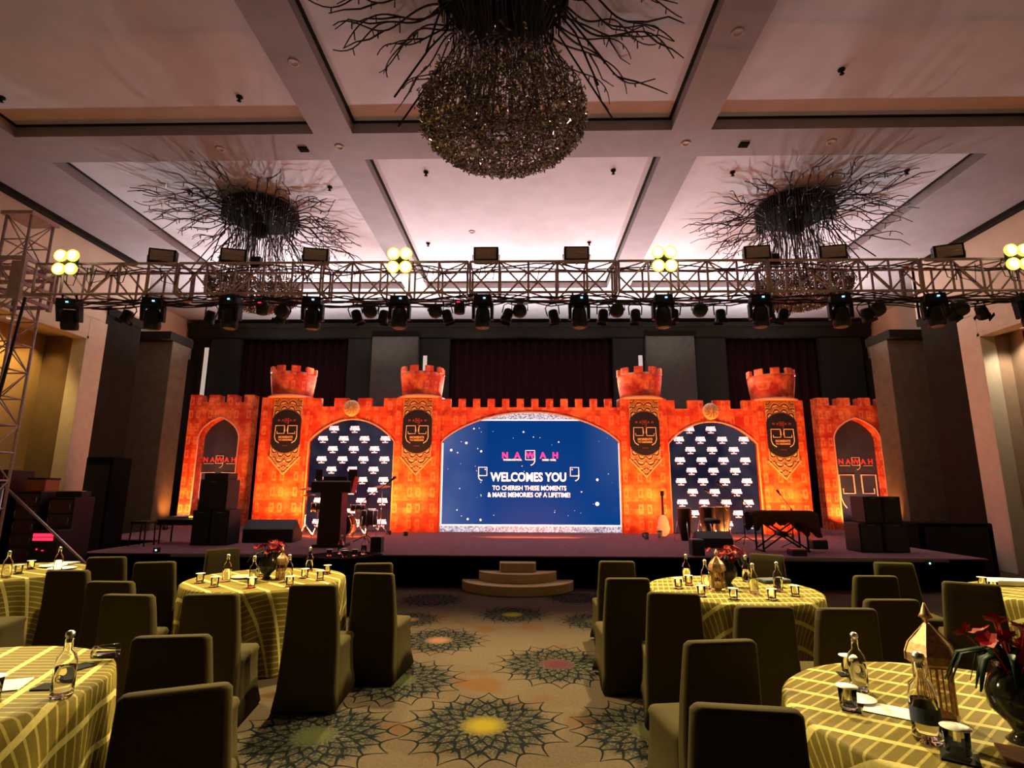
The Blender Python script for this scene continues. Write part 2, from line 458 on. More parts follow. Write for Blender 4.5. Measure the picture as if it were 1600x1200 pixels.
# thin shadow-gap lips around each coffer
b = MB()
for x0, x1 in ((-8.62, -3.52), (-2.87, 2.42), (3.06, 8.12)):
    for y0, y1 in ((.9, 8.05), (8.78, 15.2)):
        for q0, q1 in (((x0, y0), (x0+.05, y1)), ((x1-.05, y0), (x1, y1)), ((x0, y0), (x1, y0+.05)), ((x0, y1-.05), (x1, y1))):
            b.bb((q0[0], q0[1], ZC-.015), (q1[0], q1[1], ZC+.01))
struct('trim_2', b, 'dark_wall')
for sx, side in ((-1, 'left'), (1, 'right')):
    def q(a, c): return ((sx*a[0], a[1], a[2]), (sx*c[0], c[1], c[2]))
    w = MB()
    w.bb(*q((XW, -2.5, 5.62), (XW+.25, 12.62, ZB)))            # over the portal
    w.bb(*q((XW, -2.5, 0), (XW+.25, 6.0, 5.62)))
    w.bb(*q((XW, 12.62, 6.05), (XW+.25, 13.9, ZB)))
    w.bb(*q((11.9, 12.62, 6.05), (12.15, YB, ZB)))
    w.bb(*q((XW, 13.8, 6.05), (11.9, 13.95, ZB)))
    struct('wall_'+side, w, 'wall')
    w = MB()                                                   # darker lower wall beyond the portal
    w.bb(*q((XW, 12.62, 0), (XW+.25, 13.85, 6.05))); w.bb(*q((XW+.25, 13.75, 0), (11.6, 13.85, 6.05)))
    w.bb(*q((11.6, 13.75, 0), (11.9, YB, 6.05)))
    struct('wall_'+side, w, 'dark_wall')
    w = MB()                                                   # dark cornice
    w.bb(*q((XW-.06, 12.62, 5.88), (XW, 13.9, 6.08))); w.bb(*q((XW-.04, 15.0, 5.92), (12.1, 16.1, 6.15)))
    struct('trim_3', w, 'bulk')
    w = MB()                                                   # projecting columns
    w.bb(*q((XW, 15.2, 0), (11.6, 16.0, 5.92)))
    struct('trim_4', w, 'column', bevel=.02)
    w = MB()                                                   # crown shadow line
    w.bb(*q((XW-.16, -2.5, ZB-.10), (XW, 13.2, ZB)))
    struct('trim_5', w, 'bulk')
    w = MB()                                                   # portal frame, two steps
    w.bb(*q((XW-.07, 12.08, 0), (XW+.25, 12.62, 5.62))); w.bb(*q((XW-.07, 6.0, 5.17), (XW+.25, 12.08, 5.62)))
    w.bb(*q((XW-.07, 6.0, 0), (XW+.25, 6.5, 5.17)))
    w.bb(*q((XW-.11, 12.0, 0), (XW+.22, 12.08, 5.17))); w.bb(*q((XW-.11, 6.5, 5.09), (XW+.22, 12.08, 5.17)))
    struct('trim_6', w, 'frame', bevel=.01)
    w = MB()                                                   # niche behind the portal
    w.bb(*q((XW+.25, 6.2, 5.17), (11.55, 12.3, 5.3)))
    struct('trim_7', w, 'frame')
    w = MB()
    nd = 11.2 if sx < 0 else 10.85
    w.bb(*q((XW+.2, 12.05, 0), (nd+.2, 12.25, 5.17))); struct('wall_niche_'+side, w, 'niche' if sx > 0 else mat('dark_veneer', (.16, .10, .04), .5, scale=2))
    w = MB(); w.bb(*q((nd, 6.2, 0), (nd+.2, 12.05, 5.17)))
    struct('wall_niche_'+side, w, 'niche' if sx > 0 else 'chevron')
    w = MB()
    if sx > 0:
        for yy in (10.4, 11.35): w.bb((10.77, yy, 0), (10.85, yy+.25, 5.1))
    else:
        w.bb((-11.2, 10.9, 0), (-11.12, 11.05, 2.9)); w.bb((-11.2, 8.5, 2.85), (-11.12, 11.05, 2.98))
    struct('trim_8', w, 'dark_wall')
    d = MB().lathe([(.09, 0), (.09, .02), (.06, .03)], 16, (sx*10.65, 11.4 if sx > 0 else 10.6, 5.12))
    tag(obj('recessed_downlight', d, 'slit'), 'small recessed downlight in the %s portal soffit' % side, 'downlight')
# back wall with bulkhead, panels, columns, curtains
struct('wall_back', MB().bb((-12.6, YB, 0), (12.6, YB+.3, ZC)), 'dark_wall')
b = MB().bb((-11.8, 18.15, 6.85), (11.8, YB, 7.30)); b.bb((-11.8, 18.05, 7.22), (11.8, 18.2, 7.34))
struct('trim_9', b, 'bulk')
b = MB()
for x0, x1 in ((-5.25, -3.65), (4.12, 5.77)): b.bb((x0, 18.0, 0), (x1, YB, 6.83))
struct('trim_10', b, mat('taupe_column_panel', (.06, .053, .04), .9, scale=4, var=.25), bevel=.02)
b = MB()
for x0, x1 in ((-11.0, -9.95), (-6.15, -5.27), (-3.63, -2.6), (3.05, 4.1), (5.8, 6.9), (10.1, 11.5)): b.bb((x0, 18.25, 0), (x1, YB, 6.83))
struct('trim_11', b, mat('olive_wall_panel', (.014, .014, .010), .95, scale=3, var=.25))
for x0, x1, nm in ((-9.9, -6.2, 'between the left columns'), (-2.55, 3.0, 'behind the middle of the castle'), (6.95, 10.05, 'between the right columns')):
    n = int((x1-x0)/.06); P = [(x0+(x1-x0)*i/n, 18.42+.05*math.sin(i*1.25)) for i in range(n+1)]
    c = MB(); V = [(x, y, .02) for x, y in P]+[(x, y, 6.84) for x, y in P]
    c.add(V, [(i, i+1, i+n+2, i+n+1) for i in range(n)], True)
    o = obj('curtain', c, 'curtain'); tag(o, 'dark burgundy pleated curtain on the back wall %s' % nm, 'curtain')
    mo = o.modifiers.new('s', 'SOLIDIFY'); mo.thickness = .012
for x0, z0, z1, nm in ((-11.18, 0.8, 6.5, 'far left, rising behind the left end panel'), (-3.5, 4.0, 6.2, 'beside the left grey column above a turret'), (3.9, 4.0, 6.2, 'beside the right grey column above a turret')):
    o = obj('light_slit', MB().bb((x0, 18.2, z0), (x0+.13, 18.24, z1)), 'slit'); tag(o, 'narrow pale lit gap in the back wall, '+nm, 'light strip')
# ceiling fittings: small sprinklers, rings, vents on coffers and beams
k = MB().lathe([(.05, 0), (.05, -.02), (.02, -.03), (.02, -.07), (.035, -.08)], 10)
K = Kind(tag(obj('ceiling_sprinkler', k, 'bulk'), 'x', 'sprinkler'))
for (x, y, nm) in ((-8.2, 7.35, 'left corner of the near left panel'), (-4.45, 7.4, 'right corner of the near left panel'), (4.6, 7.0, 'near right panel'), (-6.9, 10.1, 'left of the left chandelier'), (-3.95, 10.0, 'far left panel, right edge'), (-1.9, 9.5, 'far middle panel, left corner'), (1.7, 9.5, 'far middle panel, right corner'), (4.0, 9.6, 'far right panel, left corner'), (7.3, 9.6, 'far right panel, right corner'), (-2.4, 12.6, 'far middle panel beside the left blinder'), (1.6, 12.6, 'far middle panel left of the right blinder')):
    K.put((x, y, ZC), 0, 'tiny dark sprinkler head on the ceiling, '+nm, 'ceiling sprinklers')
k = MB().lathe([(.08, 0), (.08, -.012), (.055, -.018), (.05, -.006)], 20)
K = Kind(tag(obj('ceiling_speaker', k, mat('cream_ring', (.42, .35, .32), .8)), 'x', 'speaker'))
for (x, y, z, nm) in ((-3.2, 6.5, ZB, 'left long beam beside the near chandelier'), (-3.2, 8.4, ZB, 'left beam crossing'), (2.75, 6.1, ZB, 'right long beam beside the near chandelier'), (2.75, 8.4, ZB, 'right beam crossing'), (-5.3, 8.42, ZB, 'left half of the cross beam'), (5.2, 8.4, ZB, 'right half of the cross beam'), (-1.25, 12.0, ZC, 'far middle panel')):
    K.put((x, y, z), 0, 'round cream ceiling ring fitting on the '+nm, 'round ceiling fittings')
for x, y, nm in ((-3.85, 8.45, 'left'), (3.75, 8.45, 'right')):
    k = MB().box((x, y, ZB-.01), (.16, .13, .02))
    for i in range(4): k.box((x, y-.05+.033*i, ZB-.025), (.15, .012, .012))
    tag(obj('ceiling_vent', k, 'bulk'), 'small dark square vent on the cross beam, %s of the middle' % nm, 'vent')

# ------------------------------------------------------------------ chandeliers
def make_chandelier():
    R = random.Random(3)
    t = thing('chandelier', 'x', 'chandelier', group='branching crystal chandeliers')
    d = MB().lathe([(.50, 0), (.72, -.02), (.75, -.24), (.70, -.28), (.30, -.30), (.04, -.31)], 40)
    dr = obj('drum', d, 'drum', t)
    s = MB()
    for i in range(90):
        a = 2*PI*i/90; s.tube([(math.cos(a)*.765, math.sin(a)*.765, -.04), (math.cos(a)*.765, math.sin(a)*.765, -.34-R.random()*.14)], .011, 4)
    obj('rod_ring', s, 'rod', dr)
    c = MB().lathe([(.12, -.38), (.16, -.42), (.16, -.62), (.05, -.68)], 14); obj('core', c, 'drum', t)
    meshes = []
    for k in range(12):
        m = MB(); L = R.uniform(1.0, 1.62); ph = R.uniform(0, 6); z0 = 0; droop = R.uniform(-.05, .30)
        pts = []
        for i in range(21):
            u = i/20
            pts.append((u*L, .15*math.sin(u*5+ph)*u+.03*math.sin(u*11+ph), z0-droop*u*u*1.4+.085*math.sin(u*8.5+ph*2)))
        m.tube(pts, [.015-.008*i/20 for i in range(21)], 5)
        j = R.randint(8, 14); q = pts[j]; sd = R.choice((-1, 1)); LL = L*R.uniform(.35, .5)
        m.tube([q, (q[0]+LL*.35, q[1]+sd*.07, q[2]-.02), (q[0]+LL*.7, q[1]+sd*(.13+.04*math.sin(ph)), q[2]+.02), (q[0]+LL, q[1]+sd*.14, q[2]-.03)], [.012, .011, .009, .006], 5)
        for jj in (9, 13, 17):
            p = pts[jj]; m.tube([p, (p[0], p[1], p[2]-R.uniform(.06, .12))], .008, 4)
        me = m.mesh('branch'); me.materials.append(M['bronze']); meshes.append(me)
    for i in range(66):
        a = 2*PI*(i+R.random()*.6)/66; tier = i % 3
        o = bpy.data.objects.new('branch', meshes[R.randrange(12)]); COL.objects.link(o); o.parent = t
        o.location = (math.cos(a)*.68, math.sin(a)*.68, -.14-.09*tier)
        o.rotation_euler = (R.uniform(-.5, .5), R.uniform(-.04, .10)+(.22 if tier == 2 else 0), a); sc = R.uniform(.85, 1.12); o.scale = (sc, sc, sc)
    # hanging glass rods that pinch in and then spread to the ball
    s = MB()
    for i in range(120):
        a = R.uniform(0, 2*PI); r0 = .72*math.sqrt(R.uniform(.12, 1)); r1 = r0*R.uniform(.74, .86); r2 = r0*R.uniform(.95, 1.25)
        z2 = -1.6-R.uniform(0, .4)
        s.tube([(math.cos(a)*r0, math.sin(a)*r0, -.38), (math.cos(a)*r1, math.sin(a)*r1, -.75), (math.cos(a+.05)*r1*1.05, math.sin(a+.05)*r1*1.05, -1.05), (math.cos(a+.1)*r2, math.sin(a+.1)*r2, z2)], .0065, 4, False)
    o = obj('glass_rods', s, 'rod', t); o['kind'] = 'stuff'
    # curved outer rods flaring from the drum
    s = MB()
    for i in range(14):
        a = 2*PI*(i+R.random()*.5)/14; r3 = R.uniform(.95, 1.35)
        s.tube([(math.cos(a)*.68, math.sin(a)*.68, -.35), (math.cos(a)*.66, math.sin(a)*.70, -.7), (math.cos(a+.05)*.86, math.sin(a+.05)*.86, -1.0), (math.cos(a+.12)*r3, math.sin(a+.12)*r3, -1.55-R.random()*.25)], .012, 5, False)
    o = obj('curved_rods', s, 'bronze', t); o['kind'] = 'stuff'
    # the ball of crystal curls
    s = MB(); cz = -1.90
    def ball(u, a, rr):
        h = math.sqrt(1-u*u); return Vector((math.cos(a)*h*rr, math.sin(a)*h*rr, cz+u*rr*(.42 if u < 0 else .9)))
    for i in range(4600):
        u = R.uniform(-1, .15) if R.random() < .87 else .15+.75*R.random()**1.6
        a = R.uniform(0, 2*PI); rr = .95*(R.uniform(.88, 1.0) if R.random() < .8 else R.uniform(.4, .9))
        if u > .2: rr *= R.uniform(.7, 1.12)
        p = ball(u, a, rr)
        d = Vector((R.gauss(0, 1), R.gauss(0, 1), R.gauss(0, 1))).normalized(); e = d.orthogonal().normalized()
        L = R.uniform(.026, .046)
        s.tube([p-d*L, p-d*L*.3+e*L*.45, p+d*L*.3-e*L*.45, p+d*L], .0085, 3, False)
    o = obj('crystal_curls', s, 'crystal', t); o['kind'] = 'stuff'
    s = MB()
    for i in range(800):
        u = R.uniform(-1, .3); a = R.uniform(0, 2*PI); rr = .96*R.uniform(.85, 1.03)
        s.lathe([(.002, -.018), (.012, 0), (.002, .018)], 4, ball(u, a, rr), cap=False)
    o = obj('crystal_beads', s, 'chrome', t); o['kind'] = 'stuff'
    s = MB()
    for i in range(36):
        a = 2*PI*i/36; r = .86 if i % 2 else .62; z = -.46-.10*(i % 3)
        s.tube([(math.cos(a)*r, math.sin(a)*r, -.38), (math.cos(a)*r, math.sin(a)*r, z)], .002, 3)
        s.lathe([(.002, .04), (.016, -.005), (.012, -.02), (.002, -.028)], 6, (math.cos(a)*r, math.sin(a)*r, z-.03))
    o = obj('glass_drops', s, 'chrome', t); o['kind'] = 'stuff'
    c = MB().lathe([(.20, -.04), (.20, .0)], 16); obj('ceiling_plate', c, 'drum', t)
    return t
K = Kind(make_chandelier())
K.put((-.25, 5.5, 7.70), 0, 'largest crystal ball chandelier, nearest the viewer at the top middle')
K.put((-5.75, 10.85, 7.70), .4, 'left of the two far chandeliers, seen behind the truss')
K.put((5.75, 10.85, 7.70), 1.3, 'right of the two far chandeliers, seen behind the truss')

# ------------------------------------------------------------------ stage and steps
ZS = .54
b = MB().prismz([(-7.95, 10.0), (7.95, 10.0), (7.95, 12.4), (10.15, 12.6), (10.15, 16.2), (11.5, 16.2), (11.5, 17.9), (-11.5, 17.9), (-11.5, 16.2), (-10.15, 16.2), (-10.15, 12.6), (-7.95, 12.4)], 0, ZS-.02)
st = thing('stage', 'low wide black skirted stage with dark plum carpet top', 'stage')
obj('skirt', b, 'skirt', st)
b = MB().prismz([(-8.0, 9.97), (8.0, 9.97), (8.0, 12.38), (10.18, 12.57), (10.18, 16.18), (11.54, 16.18), (11.54, 17.92), (-11.54, 17.92), (-11.54, 16.18), (-10.18, 16.18), (-10.18, 12.57), (-8.0, 12.38)], ZS-.02, ZS)
obj('deck', b, 'stage', st)
for x0, x1 in ((-6.3, -3.0), (4.0, 7.3)):
    obj('edge_trim', MB().bb((x0, 9.93, ZS-.055), (x1, 9.97, ZS-.01)), 'alu', st)
t = thing('stage_steps', 'three curved gold carpeted steps up to the middle of the stage front', 'steps', (-.12, 9.96, 0))
for i, (w, d, z) in enumerate(((.97, .78, .15), (.68, .50, .30), (.32, .26, .45))):
    P = [(w*math.cos(a), -d*math.sin(a) if i < 2 else -d*min(1, math.sin(a)*2.2)) for a in [PI*j/32 for j in range(33)]]
    obj('step', MB().prismz(P[::-1], z-.15, z), 'step', t, bevel=.01)

# ------------------------------------------------------------------ castle set
def crenel(x0, x1, zt, zn, cuts):
    """top outline from right to left with notches; cuts are (xa, xb) notches"""
    P = [(x1, zt)]
    for a, c in sorted(cuts, reverse=True): P += [(c, zt), (c, zn), (a, zn), (a, zt)]
    return P+[(x0, zt)]
def arch_wall(x0, x1, ax0, ax1, spring, apex, pw, cuts, y0, y1, nm, label, zt=4.2, gothic=False):
    cx = (ax0+ax1)/2; w = (ax1-ax0)/2; P = [(x0, ZS), (ax0, ZS)]
    def hz(u):
        if gothic:
            R = 1.9; f = lambda v: math.sqrt(max(0, R*R-(abs(v)+R-1)**2)); return f(u)/f(0)
        return (1-u*u)**pw
    N = 36
    for i in range(N+1):
        u = -math.cos(PI*i/N); P.append((cx+u*w, spring+(apex-spring)*hz(u)))
    P += [(ax1, ZS), (x1, ZS)]+crenel(x0, x1, zt, zt-.24, cuts)
    o = obj(nm, MB().prism(P, y0, y1), 'castle'); tag(o, label, 'backdrop')
    # raised rim around the opening
    Q = [(ax0, y0-.012, ZS)]+[(cx+(-math.cos(PI*i/N))*w, y0-.012, spring+(apex-spring)*hz(-math.cos(PI*i/N))) for i in range(N+1)]+[(ax1, y0-.012, ZS)]
    rim = obj('arch_rim', MB().tube(Q, .022, 6), mat('pale_orange_rim', (1, .42, .28), .5) if 'pale_orange_rim' not in MATS else MATS['pale_orange_rim'], o)
    return o
arch_wall(-6.05, -3.58, -6.03, -3.62, 2.97, 3.60, .9, [(-5.75, -5.38), (-4.98, -4.72), (-4.32, -3.97)], 15.1, 15.24, 'castle_arch', 'orange stone castle wall with battlements over the left media screen')
arch_wall(3.92, 6.44, 3.95, 6.38, 2.93, 3.54, .9, [(4.18, 4.55), (4.98, 5.24), (5.72, 6.05)], 15.1, 15.24, 'castle_arch', 'orange stone castle wall with battlements over the right media screen', zt=4.14)
cuts = []; x = -2.07
while x < 2.5: cuts.append((x, x+.21)); x += .41
arch_wall(-2.34, 2.65, -2.31, 2.62, 2.95, 3.80, .78, cuts, 15.1, 15.22, 'castle_arch', 'wide orange castle wall with many small battlements arching over the blue screen', zt=4.18)
def quote_mark(mb, x, z, s, y, mirror=False, r=.012, dots=False):
    m = -1 if mirror else 1
    P = [(.42, .12), (.42, 0), (-.5, 0), (-.5, 1), (.5, 1), (.5, 0), (.48, -.22), (.40, -.38), (.26, -.50), (.05, -.58)]
    mb.tube([(x+m*a*s, y, z+c*s) for a, c in P], r, 4)
    if dots: mb.lathe([(.001, 0), (r*1.6, .003)], 8, (x-m*.3*s, y, z+.75*s), rot=Matrix.Rotation(PI/2, 3, 'X'))
def nawah(parent, x, z, h, w, y, mletters, mquote, sub=None, bold=.01):
    """five spaced letters, the middle one framed by a square quotation mark"""
    L = MB()
    for ch, k in zip('NAWAH', (-2, -1.02, 0, 1.02, 2)): L.text(ch, x+k*w/4.5, z, y, h*1.38, bold=bold)
    obj('logo_lettering', L, mletters, parent)
    q = MB(); quote_mark(q, x, z-h*.28, h*1.55, y-.006, r=h*.07)
    if sub:
        q.text(sub[0], x-w*.31, z-h*.42, y, h*.36, bold=.004); q.text(sub[1], x+w*.33, z-h*.42, y, h*.36, bold=.004)
    else:
        q.bb((x-w*.5, y-.003, z-h*.40), (x-w*.18, y, z-h*.30)); q.bb((x+w*.22, y-.003, z-h*.40), (x+w*.5, y, z-h*.30))
    obj('logo_mark', q, mquote, parent)
def tower(x0, x1, bx, tx, nm, zt=4.2, edge=None):
    t = thing('castle_tower', 'orange castle tower with round battlemented turret, '+nm, 'backdrop', ((x0+x1)/2, 15.3, ZS), group='castle towers')
    cx = (x0+x1)/2; H = zt-ZS
    obj('tower_body', MB().bb((x0-cx, -.3, 0), (x1-cx, .25, H)), 'castle', t)
    ox = tx-cx
    T = MB().lathe([(.54, H), (.55, H+.05), (.62, H+.62), (.62, H+.72), (.54, H+.72), (.54, H+.60)], 28, (ox, .05, 0))
    for k in range(9):
        a0 = 2*PI*(k+.15)/9; P = []
        for rr, sg in ((.635, 1), (.545, -1)):
            for j in range(4):
                a = a0+(2*PI/9*.55)*(j/3 if sg > 0 else 1-j/3); P.append((ox+rr*math.cos(a), .05+rr*math.sin(a)))
        T.prismz(P, H+.71, H+.88)
    obj('turret', T, 'castle', t)
    obj('turret_ledge', MB().lathe([(.50, H-.01), (.64, H-.005), (.66, H+.03), (.58, H+.06)], 28, (ox, .05, 0)), MATS['pale_orange_rim'], t)
    # banner, a thing hanging on the tower
    b = tag(obj('castle_banner', MB().prism([(-.40, -1.60), (0, -2.08), (.40, -1.60), (.40, 0), (-.40, 0)], -.012, .012), 'banner'), 'gold filigree and black pointed banner on the '+nm, 'banner', 'banners on the towers')
    b.location = (bx, 14.975, zt-.04)
    bd = MB().tube([(-.44, -.018, -1.62), (0, -.018, -2.10), (.44, -.018, -1.62)], .026, 4)
    bd.tube([(-.36, -.018, -1.60), (0, -.018, -1.98), (.36, -.018, -1.60)], .010, 4)
    bd.lathe([(.001, 0), (.045, .004)], 12, (0, -.014, -1.72), rot=Matrix.Rotation(PI/2, 3, 'X'))
    for s in (-1, 1): bd.tube([(s*.395, -.014, 0), (s*.395, -.014, -1.62)], .008, 4)
    obj('gold_border', bd, 'gold', b)
    P = []
    for i in range(40):
        a = 2*PI*i/40; P.append((max(-.405, min(.405, .52*math.cos(a))), -.92+.60*math.sin(a)))
    obj('medallion', MB().prism(P, -.020, -.012), 'navy', b)
    g = MB()
    for s in (-1, 1):
        g.tube([(s*.03+s*.0, -.028, -1.02+.10), (s*.05, -.028, -.76), (s*.30, -.028, -.76), (s*.31, -.028, -1.08), (s*.27, -.028, -1.18), (s*.18, -.028, -1.24)], .012, 4)
        g.tube([(s*.05, -.028, -.78), (s*.05, -.028, -.98), (s*.25, -.028, -.98), (s*.25, -.028, -.92)], .010, 4)
    obj('quotation_marks', g, 'creamprint', b)
    w = MB().text('MOMENTS', 0, -1.11, -.026, .085, bold=.004).text('TO REMEMBER', 0, -1.18, -.026, .06, bold=.003)
    obj('gold_lettering', w, 'gold', b)
    n = MB()
    for ch, k in zip('NAWAH', (-2, -1, 0, 1, 2)): n.text(ch, k*.11, -.64, -.026, .085, bold=.003)
    quote_mark(n, 0, -.665, .11, -.028, r=.006)
    n.text('NAWAH', 0, -1.33, -.026, .04)
    obj('small_logo', n, mat('dull_red_print', (.42, .08, .07), .6) if 'dull_red_print' not in MATS else MATS['dull_red_print'], b)
tower(-7.40, -6.05, -6.63, -6.70, 'far left end of the castle')
tower(-3.58, -2.34, -2.97, -2.94, 'left of the blue screen')
tower(2.65, 3.92, 3.29, 3.28, 'right of the blue screen', 4.16)
tower(6.44, 7.66, 7.01, 7.00, 'far right end of the castle', 4.12)
for x, z, nm in ((-4.85, 3.90, 'left'), (5.14, 3.82, 'right')):
    o = tag(obj('round_medallion', MB().lathe([(.02, -.03), (.13, -.022), (.20, 0), (.23, .03), (.20, .06)], 24, (x, 14.99, z), rot=Matrix.Rotation(-PI/2, 3, 'X')), 'gold'), 'round gold filigree medallion on top of the %s side arch' % nm, 'ornament', 'gold medallions')
    f = MB()
    for k in range(10):
        a = 2*PI*k/10; f.tube([(x+.05*math.cos(a), 14.955, z+.05*math.sin(a)), (x+.12*math.cos(a+.3), 14.958, z+.12*math.sin(a+.3)), (x+.19*math.cos(a), 14.975, z+.19*math.sin(a))], .007, 4)
    obj('filigree', f, 'brass', o)
    f = MB().tube([(x-.22, 15.05, z-.30), (x, 15.05, z-.22), (x+.22, 15.05, z-.30)], .014, 5); obj('bracket', f, 'brass', o)
# end panels with pointed arches
for sx, x0, x1, a0, a1, zt, nm in ((-1, -10.72, -8.66, -10.32, -9.02, 4.62, 'left'), (1, 9.10, 11.42, 9.52, 10.95, 4.53, 'right')):
    wd = x1-x0
    cu = [(x0+wd*f, x0+wd*(f+.125)) for f in (.17, .45, .72)]
    o = arch_wall(x0, x1, a0, a1, 3.2, 3.90, 1, cu, 17.0, 17.35, 'castle_end_panel', 'freestanding orange castle panel with a pointed doorway at the %s end' % nm, zt=zt, gothic=True)
    o2 = tag(obj('doorway_poster', MB().bb((a0-.05, 17.36, ZS), (a1+.05, 17.40, 3.98)), 'doorprint'), 'dark navy logo print inside the %s pointed doorway' % nm, 'poster')
    cx = (a0+a1)/2
    cx += -.09 if sx < 0 else .08
    nawah(o2, cx, 2.50, .155, 1.02, 17.345, 'pinkprint', 'creamprint')
    q = MB()
    for s in (-1, 1):
        q.tube([(cx+s*.12, 17.34, 2.16), (cx+s*.12, 17.34, 1.60), (cx+s*.47, 17.34, 1.60), (cx+s*.47, 17.34, 1.75)], .02, 4)
        q.tube([(cx+s*.10, 17.34, 2.16), (cx+s*.56, 17.34, 2.16), (cx+s*.56, 17.34, 1.45), (cx+s*.50, 17.34, 1.28), (cx+s*.42, 17.34, 1.16)], .02, 4)
    obj('quotation_marks', q, 'creamprint', o2)
# central LED screen
sc = thing('led_screen', 'large blue LED screen welcoming guests in white lettering under the wide arch', 'screen', (0, 0, 0))
obj('screen_panel', MB().bb((-2.27, 15.24, .74), (2.60, 15.36, 3.58)), 'led', sc)
obj('screen_frame', MB().bb((-2.31, 15.235, .70), (-2.27, 15.36, 2.95)).bb((2.60, 15.235, .70), (2.64, 15.36, 2.95)).bb((-2.31, 15.235, .70), (2.64, 15.36, .74)).bb((-1.3, 15.235, 3.58), (1.6, 15.36, 3.61)), 'led_white', sc)
obj('sparkle_band', MB().bb((-2.31, 15.25, ZS), (2.64, 15.36, .70)), 'sparkle', sc)
obj('sparkle_band', MB().bb((-1.9, 15.26, 3.61), (2.2, 15.36, 3.85)), 'sparkle', sc)
yy = 15.232
nawah(sc, .155, 2.535, .165, 1.57, yy, 'led_pink', 'led_rim', ('PHARMACEUTICAL', 'CARES · CARE'), bold=.010)
w = MB().text('WELCOMES YOU', .11, 1.905, yy, .33, bold=.010, sx=.82)
w.text('TO CHERISH THESE MOMENTS', .13, 1.66, yy, .172, bold=.003, sx=.86).text('& MAKE MEMORIES OF A LIFETIME!', .12, 1.475, yy, .172, bold=.003, sx=.86)
obj('welcome_lettering', w, 'led_white', sc)
q = MB(); quote_mark(q, 1.38, 2.05, .23, yy, r=.013, dots=True); quote_mark(q, -1.16, 2.05, .23, yy, True, r=.013, dots=True)
obj('quotation_marks', q, 'led_rim', sc)
R = random.Random(11); q = MB(); rx = Matrix.Rotation(PI/2, 3, 'X')
def dot(x, z, r): q.lathe([(.001, 0), (r, 0)], 10, (x, yy, z), rot=rx, cap=False)
for x, z, r in ((-1.42, 3.35, .022), (-1.63, 2.95, .035), (-2.05, 2.75, .035), (-1.87, 2.68, .018), (-1.21, 2.72, .03), (-.03, 3.26, .025), (.25, 3.12, .014), (.95, 2.98, .02), (2.0, 1.95, .035), (1.98, 1.30, .055), (1.55, 1.62, .014), (-1.85, 1.12, .018), (-1.55, .88, .03), (-1.2, .86, .03)): dot(x, z, r)
for i in range(46): dot(R.uniform(-2.2, 2.5), R.uniform(.8, 3.5), R.uniform(.005, .012))
obj('star_specks', q, 'led_white', sc)
# media walls with repeated logos
for x0, x1, xo, nm in ((-6.02, -3.63, -5.93, 'left'), (3.96, 6.37, 4.05, 'right')):
    o = thing('media_screen', 'dark navy screen of repeated small pale logos in the %s arch' % nm, 'screen')
    obj('screen_panel', MB().bb((x0, 15.26, ZS+.02), (x1, 15.38, 3.62)), 'media', o)
    lg = MB(); W1 = (x1-x0-.2)/3.6
    r = 0; z = 3.36
    while z > .6:
        for k in range(5):
            x = xo+.24+k*W1*.97+(0 if r % 2 else -W1*.48)
            cx = (x0+x1)/2; u = abs(x-cx)/1.2; lim = 2.95+.62*(1-min(1, u)**2)**.9
            if x-.16 < x0 or x+.16 > x1 or z+.08 > lim: continue
            lg.text('MOMENTS', x, z, 15.254, .085, bold=.005, sx=.60).text('TO REMEMBER', x, z-.058, 15.254, .078, bold=.005, sx=.56).text('NAWAH', x, z-.128, 15.254, .042, bold=.002)
            lg.lathe([(.001, 0), (.016, 0)], 8, (x, 15.254, z-.088), rot=rx, cap=False)
        r += 1; z -= .285
    obj('logo_repeat', lg, 'led_logo', o)

# ------------------------------------------------------------------ truss and lights
def lattice(mb, a, bvec, n, w, h, r=.022, rb=.015, fr=1):
    """box lattice from point a along bvec; w,h are the two cross directions (vectors)"""
    a = Vector(a); d = Vector(bvec); w = Vector(w); h = Vector(h)
    for i in (0, 1):
        for j in (0, 1): mb.tube([a+w*i+h*j, a+w*i+h*j+d], r, 8)
    for k in range(n+1):
        p = a+d*k/n
        for i in (0, 1): mb.tube([p+w*i, p+w*i+h], rb*1.25, 6)
        for j in (0, 1): mb.tube([p+h*j, p+h*j+w], rb, 5)
        if k < n:
            q = a+d*(k+1)/n
            for i in (0, 1):
                e = (k+i) % 2
                mb.tube([p+w*i+h*e, q+w*i+h*(1-e)], rb, 5)
            for j in (0, 1):
                e = (k+j) % 2
                mb.tube([p+h*j+w*e, q+h*j+w*(1-e)], rb*.8, 5)
tr = thing('lighting_truss', 'long horizontal silver box truss spanning above the stage front', 'truss', (0, 0, 4.76))
x = -8.0
for k in range(7):
    m = MB(); lattice(m, (x+.02, 8.2, 0), (2.33, 0, 0), 5, (0, .42, 0), (0, 0, .52)); x += 2.37
    obj('truss_section', m, 'truss', tr)
# hook clamps / small pieces and cabling
cb = MB(); R = random.Random(5)
for z0, n, am in ((4.70, 8, .05), (5.22, 2, .04)):
    for j in range(n):
        P = []; xx = -7.9+R.random(); ph = R.uniform(0, 6); yy2 = 8.2+R.random()*.42
        while xx < 7.9:
            P.append((xx, yy2+.05*math.sin(xx*3+ph), z0+am*math.sin(xx*2.3+ph)*math.sin(xx*.9+ph)-R.random()*.05)); xx += R.uniform(.15, .3)
        cb.tube(P, .011, 5)
for j in range(26):
    xx = R.uniform(-7.6, 7.6); w = R.uniform(.08, .3)
    cb.tube([(xx, 8.18, 5.2), (xx+w*.2, 8.17, 5.0-R.random()*.1), (xx+w, 8.17, 5.02-R.random()*.15), (xx+w*1.2, 8.2, 5.2)], .007, 4)
tag(obj('truss_cabling', cb, 'black'), 'tangled black power cables strung along the truss chords', 'cables')
